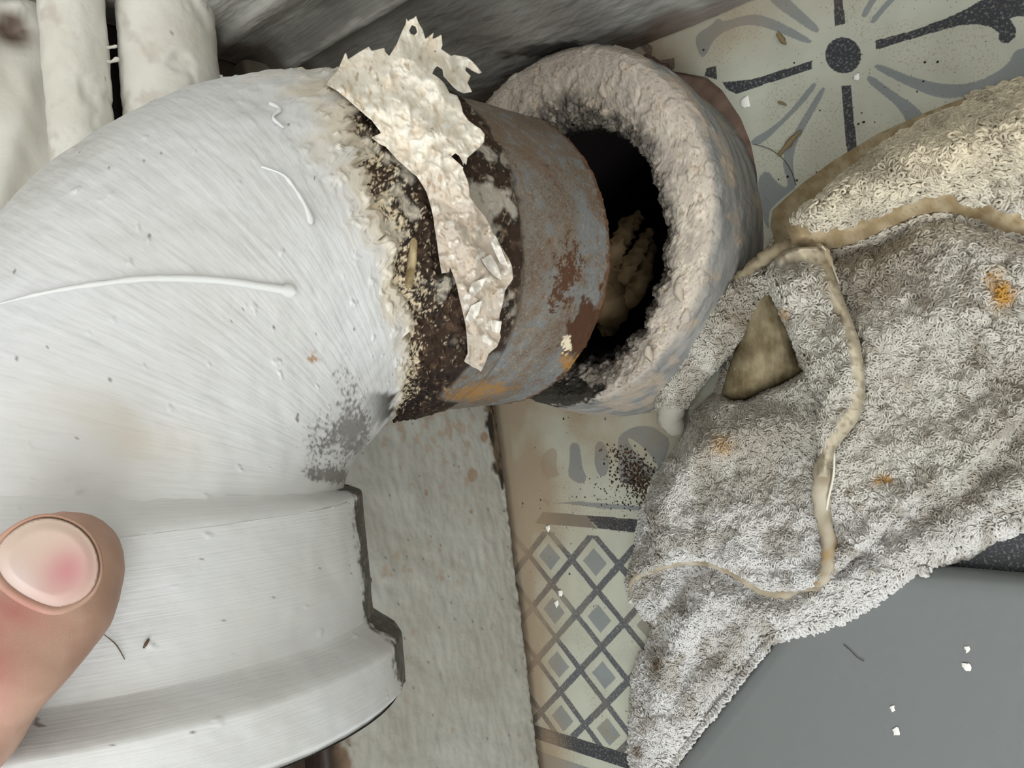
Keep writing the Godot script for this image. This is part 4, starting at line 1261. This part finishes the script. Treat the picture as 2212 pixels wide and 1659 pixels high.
# ---------------------------------------------------------------- grey plastic lid
func tray_outline() -> PackedVector3Array:
	var h := 0.010
	var a0 := F(1452, 1659, h)
	var a1 := F(1650, 1396, h)
	var b0 := F(1930, 1224, h)
	var b1 := F(2212, 1250, h)
	var da := (a1 - a0).normalized()
	var db := (b1 - b0).normalized()
	var hit = Geometry2D.line_intersects_line(Vector2(a0.x, a0.z), Vector2(da.x, da.z), Vector2(b0.x, b0.z), Vector2(db.x, db.z))
	var c := Vector3(hit.x, 0, hit.y)
	var r := 0.022
	var o := PackedVector3Array()
	var far_a := c - da * 0.30
	far_a.y = 0
	var far_b := c + db * 0.24
	far_b.y = 0
	for k in 13:
		var t := k / 12.0
		var p := c - da * r * 1.0
		var q := c + db * r * 1.0
		var m0 := p.lerp(c, t)
		var m1 := c.lerp(q, t)
		var e := m0.lerp(m1, t)
		o.append(Vector3(e.x, 0, e.z))
	o.append(Vector3(far_b.x, 0, far_b.z))
	var d := far_b - da * 0.30
	o.append(Vector3(d.x, 0, d.z))
	o.append(Vector3(far_a.x, 0, far_a.z))
	return o
func build_tray() -> void:
	var o := tray_outline()
	var px := PackedVector2Array()
	for p in o:
		var s := w2px(p + Vector3(0, 0.010, 0))
		px.append(Vector2(s.x, s.y))
	tray_f = field(px, Rect2(1300, 1000, 1040, 740), 8.0)
	var a := Arr.new()
	var m := o.size()
	var ctr := Vector3.ZERO
	for p in o:
		ctr += p / m
	var prof := [[0.0005, 0.0008, 0.0], [0.0, 0.003, 0.0], [0.0, 0.0055, 0.05], [0.0014, 0.0078, 0.4], [0.0036, 0.0094, 0.78], [0.0078, 0.0100, 1.0], [0.012, 0.0096, 1.0], [0.016, 0.0093, 1.0]]
	for j in prof.size():
		for k in m:
			var t := (o[(k + 1) % m] - o[(k + m - 1) % m]).normalized()
			var out := t.cross(Vector3.UP)
			if out.dot(o[k] - ctr) < 0.0:
				out = -out
			a.v.append(o[k] - out * prof[j][0] * (1.0 if k < 13 else 1.3) + Vector3(0, prof[j][1], 0))
			a.n.append((out * (1.0 - prof[j][2]) + Vector3.UP * prof[j][2]).normalized())
			a.uv.append(Vector2(a.v[-1].x, a.v[-1].z) * 6.0)
			a.c.append(col(110, 113, 114))
	for j in prof.size() - 1:
		for k in m:
			a.quad(j * m + k, j * m + (k + 1) % m, (j + 1) * m + (k + 1) % m, (j + 1) * m + k)
	var last := (prof.size() - 1) * m
	var cc := a.v.size()
	a.v.append(Vector3(ctr.x, 0.0091, ctr.z))
	a.n.append(Vector3.UP)
	a.uv.append(Vector2(ctr.x, ctr.z) * 6.0)
	a.c.append(col(110, 113, 114))
	for k in m:
		a.tri(cc, last + k, last + (k + 1) % m)
	tag(obj("plastic_lid", a.mesh(), M.tray), "smooth grey plastic lid lying flat on the floor below the towel", "plastic lid")

# ---------------------------------------------------------------- the hand
func capsule(p: Vector3, c: Array) -> float:
	var a: Vector3 = c[0]
	var b: Vector3 = c[1]
	var t := clampf((p - a).dot(b - a) / (b - a).length_squared(), 0.0, 1.0)
	return p.distance_to(a.lerp(b, t)) - lerpf(c[2], c[3], t)
func body_d(p: Vector3, caps: Array, k: float) -> float:
	var d := 1.0
	for c in caps:
		var e := capsule(p, c)
		if e > d + k:
			continue
		var h := clampf(0.5 + 0.5 * (d - e) / k, 0.0, 1.0)
		d = lerpf(d, e, h) - k * h * (1.0 - h)
	return d
func nets(caps: Array, k: float, cell: float, colr: Callable) -> Arr:     # surface nets, coarse blocks first
	var bb := AABB(caps[0][0], Vector3.ZERO)
	for c in caps:
		bb = bb.expand(c[0]).expand(c[1])
	bb = bb.grow(0.024)
	var blk := 6
	var n := Vector3i(bb.size / cell) + Vector3i.ONE * blk
	var vals := {}
	var w := n.x + 1
	var wh := w * (n.y + 1)
	var key := func(x: int, y: int, z: int) -> int: return z * wh + y * w + x
	var cells := []
	var which := PackedInt32Array()
	var lists := []
	for bz in range(0, n.z, blk):
		for by in range(0, n.y, blk):
			for bx in range(0, n.x, blk):
				var c := bb.position + Vector3(bx + blk * 0.5, by + blk * 0.5, bz + blk * 0.5) * cell
				var near := []
				for q in caps:
					if capsule(c, q) < cell * blk * 0.95 + k * 1.5:
						near.append(q)
				if near.is_empty() or absf(body_d(c, near, k)) > cell * blk * 0.95:
					continue
				lists.append(near)
				for z in range(bz, mini(bz + blk, n.z)):
					for y in range(by, mini(by + blk, n.y)):
						for x in range(bx, mini(bx + blk, n.x)):
							cells.append(Vector3i(x, y, z))
							which.append(lists.size() - 1)
	var val := func(x: int, y: int, z: int, near: Array) -> float:
		var q: int = key.call(x, y, z)
		if not vals.has(q):
			vals[q] = body_d(bb.position + Vector3(x, y, z) * cell, near, k)
		return vals[q]
	var a := Arr.new()
	var idx := {}
	for ci in cells.size():
		var c: Vector3i = cells[ci]
		var near: Array = lists[which[ci]]
		var s := Vector3.ZERO
		var cnt := 0
		var cv := []
		for q in 8:
			cv.append(val.call(c.x + (q & 1), c.y + ((q >> 1) & 1), c.z + (q >> 2), near))
		for e in [[0, 1], [2, 3], [4, 5], [6, 7], [0, 2], [1, 3], [4, 6], [5, 7], [0, 4], [1, 5], [2, 6], [3, 7]]:
			var v0: float = cv[e[0]]
			var v1: float = cv[e[1]]
			if (v0 < 0.0) != (v1 < 0.0):
				var t := v0 / (v0 - v1)
				var p0 := Vector3(e[0] & 1, (e[0] >> 1) & 1, e[0] >> 2)
				var p1 := Vector3(e[1] & 1, (e[1] >> 1) & 1, e[1] >> 2)
				s += p0.lerp(p1, t)
				cnt += 1
		if cnt:
			var p := bb.position + (Vector3(c) + s / cnt) * cell
			var h := 0.0006
			for it in 2:
				var g := Vector3(body_d(p + Vector3(h, 0, 0), near, k) - body_d(p - Vector3(h, 0, 0), near, k), body_d(p + Vector3(0, h, 0), near, k) - body_d(p - Vector3(0, h, 0), near, k), body_d(p + Vector3(0, 0, h), near, k) - body_d(p - Vector3(0, 0, h), near, k)).normalized()
				if it == 0:
					p -= g * body_d(p, near, k)
				else:
					idx[key.call(c.x, c.y, c.z)] = a.v.size()
					a.v.append(p)
					a.n.append(g)
					a.c.append(colr.call(p, g))
					a.uv.append(Vector2(p.x, p.z) * 12.0)
	for ci in cells.size():
		var c: Vector3i = cells[ci]
		var near: Array = lists[which[ci]]
		for ax in 3:
			var o := Vector3i.ZERO
			o[ax] = 1
			var v0: float = val.call(c.x, c.y, c.z, near)
			var v1: float = val.call(c.x + o.x, c.y + o.y, c.z + o.z, near)
			if (v0 < 0.0) == (v1 < 0.0):
				continue
			var u1 := Vector3i.ZERO
			u1[(ax + 1) % 3] = 1
			var u2 := Vector3i.ZERO
			u2[(ax + 2) % 3] = 1
			var q := []
			for d in [Vector3i.ZERO, -u1, -u1 - u2, -u2]:
				var cc: Vector3i = c + d
				q.append(idx.get(key.call(cc.x, cc.y, cc.z), -1))
			if q.min() >= 0:
				a.quad(q[0], q[1], q[2], q[3])
	return a
func build_hand() -> void:
	var skin := func(p: Vector3, _n) -> Color:
		var s := w2px(p)
		var c := col(186, 152, 134).lerp(col(160, 124, 106), clampf(0.4 + n3(p, 60.0) + 0.4 * n3(p, 400.0), 0, 1))
		c = c.lerp(col(172, 100, 94), clampf(0.8 * blob(s.x, s.y, 40, 1320, 85, 34, 20) + 0.7 * blob(s.x, s.y, -20, 1440, 60, 120), 0, 1) * 0.8)
		c = c.lerp(col(206, 150, 132), clampf(0.5 * blob(s.x, s.y, 60, 1130, 120, 40, -20), 0, 1))
		return c
	# thumb from tip to wrist, palm beyond the frame, four fingers closed round the far side of the pipe
	var tip := P(146, 1212, 0.1316)
	var pad := P(96, 1282, 0.1288)
	var ip := P(-12, 1400, 0.1237)
	var prox := P(-120, 1545, 0.1256)
	var mcp := P(-300, 1760, 0.1380)
	var wrist := P(-640, 1740, 0.1300)
	var caps := [[tip, pad, 0.0079, 0.0099], [pad, ip, 0.0099, 0.0099], [ip, prox, 0.0099, 0.0105], [prox, mcp, 0.0105, 0.0138], [mcp, wrist, 0.0145, 0.0215]]
	var hubc := bend_at(0.1955)
	var ax := (bend_at(0.2105) - bend_at(0.1705)).normalized()
	var away := (Vector3.UP - ax * ax.y).normalized()
	var side := (Vector3.FORWARD - ax * ax.dot(Vector3.FORWARD)).normalized()
	var knuckles := []
	for k in 4:
		var along := hubc + ax * (0.004 - k * 0.0190)
		var r: float = 0.0735 if k == 0 else 0.0670
		var f := [0.05, 0.45, 0.85, 1.15]
		var joints := []
		for j in 4:
			joints.append(along + (away * cos(f[j]) + side * sin(f[j])) * (r + 0.003 - 0.001 * j))
		var w: float = [0.0080, 0.0086, 0.0084, 0.0074][k]
		for j in 3:
			caps.append([joints[j], joints[j + 1], w * (1.06 - 0.08 * j), w * (0.98 - 0.08 * j)])
		knuckles.append(joints[0])
		caps.append([joints[0], wrist + ax * (0.012 - 0.008 * k), 0.0105, 0.0165])
	caps.append([mcp, knuckles[0], 0.0138, 0.0108])
	caps.append([wrist, wrist + Vector3(0.02, 0.16, 0.0), 0.0225, 0.029])
	var thumb := caps.slice(0, 4)
	var march := func(x: float, y: float) -> Vector3:      # the bare thumb's surface along an authoring ray
		var o := Vector3(0, H, 0)
		var dir := (P(x, y, 1.0) - o).normalized()
		var t := 0.10
		for it in 40:
			var dd := body_d(o + dir * t, thumb, 0.0065)
			t += dd
			if dd < 0.0001:
				break
			if t > 0.137:          # past the thumb's edge: lie along it
				t = 0.128
				break
		return o + dir * t
	var nail := smoothed(V("-8,1188 12,1158 48,1132 92,1116 140,1122 182,1146 208,1184 216,1226 208,1262 186,1290 152,1308 116,1316 78,1304 40,1284 8,1258 -10,1226"), 2)
	var root := thing("hand", "bare hand at the left edge pressing its thumb on the white pipe collar", "hand")
	var a := nets(caps, 0.0065, 0.0026, skin)
	# the fold of skin round the nail, thick at its root and thin at the free edge
	var fold := PackedVector3Array()
	var fold_r := PackedFloat32Array()
	var nc := Vector2(104, 1218)
	for k in nail.size() + 1:
		var g := nc + (nail[k % nail.size()] - nc) * 1.045
		var m: Vector3 = march.call(g.x, g.y)
		var at_root := sm(-40.0, 90.0, (g - nc).dot(Vector2(-0.62, 0.78)))
		fold.append(m + (m - Vector3(0, H, 0)).normalized() * 0.00035)
		fold_r.append(0.00028 + 0.00042 * at_root)
	a.add(tube(fold, fold_r, 10, skin))
	obj("body", a.mesh(), M.skin, root)
	var nf := field(nail, Rect2(-40, 1080, 290, 270), 5.0)
	var memo := {}
	var nt := func(x: float, y: float) -> Vector3:
		# the nail follows the thumb's own roundness, standing a little proud
		var d := maxf(nf.at(x, y), 0.0)
		var m: Vector3 = march.call(x, y)
		m -= (m - Vector3(0, H, 0)).normalized() * (0.0001 + 0.0004 * sm(0.0, 30.0, d))
		memo[Vector2(x, y)] = m
		return m
	var nb := func(x: float, y: float) -> Vector3:
		var m: Vector3 = memo[Vector2(x, y)]
		return m + (m - Vector3(0, H, 0)).normalized() * 0.0016
	var ncol := func(x: float, y: float, _p, _n) -> Color:
		var c := col(204, 180, 166).lerp(col(190, 118, 124), clampf(0.7 * blob(x, y, 148, 1225, 46, 50, 60) + 0.3 * blob(x, y, 110, 1270, 80, 50), 0, 1))
		c = c.lerp(col(216, 196, 192), clampf(0.7 * blob(x, y, 40, 1250, 50, 30, 40), 0, 1))
		return c.lerp(col(120, 92, 68), sm(5.0, 1.0, nf.at(x, y)) * sm(20, 70, x - y + 1090.0) * 0.9)
	obj("thumbnail", slab(nail, 4.0, nt, nb, ncol).mesh(), M.nail, root).set_meta("label", "short pinkish thumbnail")

# ---------------------------------------------------------------- loose bits
func flake(p: Vector3, size: float, seed_: float, thick := 0.25) -> Arr:
	var a := tube(PackedVector3Array([p + Vector3(0.5, 0.02, 0.2) * size, p + Vector3(0.15, thick * 0.4, 0.05) * size, p + Vector3(-0.2, thick * 0.5, 0.0) * size, p + Vector3(-0.55, 0.02, -0.2) * size]), PackedFloat32Array([size * 0.12, size * 0.5, size * 0.42, size * 0.1]), 9, NOC)
	for k in a.v.size():
		var d := a.v[k] - p
		d.y = clampf(d.y * thick, 0.0, size) + absf(n3(d + Vector3(seed_, 0, 0), 1.2 / size)) * size * 0.12
		d.x *= 1.0 + 1.1 * n3(d + Vector3(0, seed_, 0), 1.0 / size)
		d.z *= 1.0 + 1.1 * n3(d + Vector3(0, 0, seed_), 1.0 / size)
		a.v[k] = p + d
		a.n[k] = (a.n[k] * Vector3(0.4, 1, 0.4) + Vector3(0, 0.4, 0)).normalized()
	a.c.clear()
	return a
func solid(r: float, g: float, b: float, rough := 0.6) -> StandardMaterial3D:
	var m := StandardMaterial3D.new()
	m.albedo_color = Color(r / 255.0, g / 255.0, b / 255.0)
	m.roughness = rough
	return m
func build_bits() -> void:
	var white := solid(232, 230, 224, 0.45)
	var chips := [[1935, 1581, 0.0030, "broad six-sided white paint chip low on the grey lid"], [1929, 1530, 0.0016, "tiny oval white paint chip above the broad chip on the grey lid"], [2088, 1440, 0.0026, "crumpled white paint chip at the right of the grey lid"], [2090, 1401, 0.0020, "thin curled white paint chip just above the crumpled one on the grey lid"]]
	for c in chips:
		var p := F(c[0], c[1], 0.0094)
		tag(obj("paint_chip", flake(p, c[2], c[0], 0.12).mesh(), white), c[3], "paint chip", "white chips on the grey lid")
	var drops := [[1185, 1141, 0.0028, "white plaster drop nearest the dark band of the floor pattern"], [1211, 1281, 0.0031, "larger white plaster drop among the faded diamonds"], [1203, 1305, 0.0026, "small white plaster drop just below the larger one"], [1851, 168, 0.0024, "pale plaster crumb beside the dark disc of the floor pattern"], [1611, 223, 0.0034, "white sliver on the vinyl edge above the pipe socket"]]
	for c in drops:
		tag(obj("plaster_drop", flake(F(c[0], c[1], 0.0001), c[2], c[1], 0.4).mesh(), white), c[3], "plaster drop", "white drops on the floor")
	var wood := solid(122, 106, 76, 0.85)
	for c in [[[1684, 334], [1705, 308], [1727, 285], 0.00105, "long ribbed brown splinter lying across the grey petal of the floor pattern"], [[1681, 74], [1690, 86], [1696, 94], 0.0008, "short brown splinter beside the grey arch of the floor pattern"], [[1681, 221], [1690, 223], [1698, 227], 0.0004, "hair-thin tan sliver on the cream floor between the two brown splinters"]]:
		var pts := PackedVector3Array()
		for k in 3:
			pts.append(F(c[k][0], c[k][1], c[3] * 0.8))
		var t := tube(spline(pts, 24), radii([c[3] * 0.7, c[3], c[3] * 1.1, c[3] * 0.6], 24), 7, NOC, c[3] * 0.7)
		t.c.clear()
		tag(obj("wood_splinter", t.mesh(), wood), c[4], "splinter", "brown slivers on the floor")
	var hair := solid(44, 38, 34, 0.5)
	for c in [["1822,1392 1838,1406 1852,1420 1866,1428", 0.0094, "fine dark hair curving on the grey lid", 0.00014], ["1630,312 1662,322 1690,342 1710,372 1719,400", 0.0002, "fine dark hair crossing the floor beside the pipe socket", 0.00011]]:
		var pts := PackedVector3Array()
		for q in V(c[0]):
			pts.append(F(q.x, q.y, c[1] + 0.0003))
		var t := tube(spline(pts, 30), radii([c[3], c[3], c[3]], 30), 5, NOC)
		t.c.clear()
		tag(obj("hair", t.mesh(), hair), c[2], "hair")
	# ---- rust and soot crumbs, past counting
	var crumb := flake(Vector3.ZERO, 1.0, 3.0, 0.7).mesh()
	for part in 2:
		var spots := []
		if part == 0:
			for k in 980:
				var g := Vector2(rng.randfn(0, 1), rng.randfn(0, 1))
				var c := Vector2(1378, 1030) + Vector2(g.x * 22 + g.y * 18, g.y * 34) if k < 700 else Vector2(1360, 1075) + Vector2(g.x * 48, g.y * 30)
				if c.x < 1150 or c.y < 960:
					continue
				spots.append([c, rng.randf_range(0.0003, 0.0010) if k < 700 else rng.randf_range(0.0002, 0.0007)])
		else:
			for q in V("1683,86 1716,136 1862,244 1866,264 1890,264 1855,268 1771,239 1772,380 1790,366 1798,372 1682,388 1702,382 1722,390 1726,406 1520,108 1743,412 1764,372 1995,176 1981,198 1998,135 2026,134 1218,905 1240,880 1276,868 1308,905 1296,974 1228,902 1224,1140 1196,1152 1172,1162 1231,1240 1168,1080 1130,1088 1128,1095"):
				spots.append([q, rng.randf_range(0.0004, 0.0009)])
			for k in 90:
				spots.append([Vector2(rng.randf_range(1100, 1380), rng.randf_range(890, 1640)), rng.randf_range(0.0002, 0.0005)])
			for k in 60:
				spots.append([Vector2(rng.randf_range(1640, 2200), rng.randf_range(10, 330)), rng.randf_range(0.00015, 0.0003)])
		var mm := MultiMesh.new()
		mm.transform_format = MultiMesh.TRANSFORM_3D
		mm.use_colors = true
		mm.mesh = crumb
		var good := []
		for s in spots:
			var w := F(s[0].x, s[0].y)
			if w.z > -0.262 and w.x < 0.133 and Vector2(w.x - RING.x, w.z - RING.z).length() > 0.078:
				good.append([w, s[1]])
		mm.instance_count = good.size()
		for k in good.size():
			var z: float = good[k][1]
			mm.set_instance_transform(k, Transform3D(Basis(Vector3.UP, rng.randf() * TAU).scaled(Vector3.ONE * z), good[k][0]))
			mm.set_instance_color(k, col(40, 33, 29).lerp(col(104, 78, 58), rng.randf() * rng.randf()))
		var mi := MultiMeshInstance3D.new()
		mi.multimesh = mm
		mi.name = "rust_crumbs" if part == 0 else "soot_specks"
		mi.material_override = M.crumb
		mi.set_meta("kind", "stuff")
		add_child(mi, true)
		tag(mi, ["heap of dark rust crumbs on the floor at the towel's left edge", "scattered black specks of soot over the patterned floor"][part], ["crumbs", "specks"][part])

func make_materials() -> void:
	var fine := noise_image(512, 0.03, 21)
	var grain := noise_image(512, 0.09, 22)
	var t_fine := relief(fine, 3.0)
	var t_grain := relief(grain, 5.0)
	var t_along := relief(streaks(1024, 1024, 5, 0.06, 31), 3.0)      # strokes running round the pipe
	var up := streaks(1024, 1024, 12, 0.05, 33)
	up.rotate_90(CLOCKWISE)
	var t_up := relief(up, 2.2)                                        # strokes running along
	M.white = mat(0.42, 0.45, t_fine, 0.35, 30.0)
	M.white_up = mat(0.55, 0.4, t_fine, 0.22, 24.0)
	M.gloss_grey = mat(0.32, 0.5, t_along, 0.6)
	M.plain_white = solid(222, 222, 221, 0.7)
	M.wall_grey = solid(206, 204, 198, 0.6)
	M.plain_vc = mat(0.4, 0.45)
	M.brush_bend = mat(0.46, 0.5, t_along, 0.42)
	M.brush_hub = mat(0.44, 0.5, t_along, 0.34)
	M.grit = mat(0.9, 0.2, t_grain, 0.8, 40.0)
	M.crust = mat(0.78, 0.3, t_grain, 0.45, 70.0)
	M.skinny = mat(0.75, 0.25, t_fine, 0.3, 40.0)
	M.cloth = mat(0.95, 0.1, t_grain, 0.6, 110.0)
	M.loop = mat(0.95, 0.1)
	M.crumb = mat(0.9, 0.2)
	M.skin = mat(0.5, 0.4, t_grain, 0.3, 130.0)
	M.skin.subsurf_scatter_enabled = true
	M.skin.subsurf_scatter_strength = 0.05
	M.nail = mat(0.28, 0.5)
	M.tray = mat(0.36, 0.45, t_fine, 0.12, 8.0)

func _ready() -> void:
	nz.seed = 11
	nz.frequency = 1.0
	nz.fractal_octaves = 3
	nw.seed = 5
	nw.frequency = 1.0
	nw.fractal_octaves = 2
	ng.seed = 77
	ng.frequency = 1.0
	ng.fractal_type = FastNoiseLite.FRACTAL_NONE
	rng.seed = 1234
	# ---- camera
	var cam := Camera3D.new()
	cam.name = "camera"
	cam.fov = rad_to_deg(2.0 * atan(CY / FL))
	cam.near = 0.01
	cam.far = 20.0
	cam.transform = Transform3D(Basis(Vector3(-AV.x, AU.x, -AD.x), Vector3(AV.y, -AU.y, AD.y), Vector3(AV.z, -AU.z, AD.z)), Vector3(0, H, 0))
	add_child(cam)
	cam.current = true
	# ---- surroundings and exposure
	var we := WorldEnvironment.new()
	we.name = "environment"
	var env := Environment.new()
	env.background_mode = Environment.BG_COLOR
	env.background_color = Color(0.75, 0.8, 0.86)
	env.tonemap_mode = Environment.TONE_MAPPER_LINEAR
	env.tonemap_exposure = EXPOSURE
	env.sdfgi_enabled = true
	env.ssao_enabled = true
	env.ssil_enabled = true
	we.environment = env
	add_child(we)
	make_materials()
	# ---- lamp on the ceiling and daylight from the window in the wall behind the camera
	var lamp := thing("ceiling_lamp", "square white panel lamp on the ceiling over the corner", "lamp")
	var glow := solid(255, 253, 248, 0.5)
	glow.emission_enabled = true
	glow.emission = Color(1.0, 0.98, 0.95)
	glow.emission_energy_multiplier = 1.2
	var pan := obj("panel", box(-0.3, 0.3, -0.015, 0.015, -0.3, 0.3), glow, lamp)
	lamp.position = Vector3(-0.55, 2.38, 0.25)
	var al := AreaLight3D.new()
	al.name = "panel_light"
	al.area_size = Vector2(0.58, 0.58)
	al.light_color = Color(1.0, 0.99, 0.98)
	al.light_energy = LAMP_ENERGY
	al.shadow_enabled = true
	al.rotation_degrees = Vector3(-90, 0, 0)
	al.position = Vector3(0, -0.03, 0)
	al.set("area_range", 8.0)
	lamp.add_child(al)
	var win := struct("window_1", box(-0.45, 0.45, -0.5, 0.5, -0.01, 0.01), glow, "bright frosted window in the wall behind the camera", "window")
	win.position = Vector3(-0.42, 1.15, 1.485)
	var wl := AreaLight3D.new()
	wl.name = "daylight"
	wl.area_size = Vector2(0.88, 0.98)
	wl.light_color = Color(0.95, 0.98, 1.0)
	wl.light_energy = WINDOW_ENERGY
	wl.shadow_enabled = true
	wl.position = Vector3(0, 0, -0.03)
	win.add_child(wl)
	var side := struct("window_2", box(-0.01, 0.01, -0.4, 0.4, -0.4, 0.4), glow, "added unseen bright window in the near left wall, there for side light", "window")  # unseen bright panel, added to light the scene from the left
	side.position = Vector3(-0.885, 0.95, 0.30)
	var sl := AreaLight3D.new()
	sl.name = "added_side_light"
	sl.area_size = Vector2(0.78, 0.78)
	sl.light_color = Color(0.93, 0.97, 1.0)
	sl.light_energy = SIDE_ENERGY
	sl.shadow_enabled = true
	sl.rotation_degrees = Vector3(0, -90, 0)
	sl.position = Vector3(0.03, 0, 0)
	side.add_child(sl)
	build_setting()
	build_pipes()
	build_bend()
	build_socket()
	build_tray()
	build_towel()
	build_hand()
	build_bits()
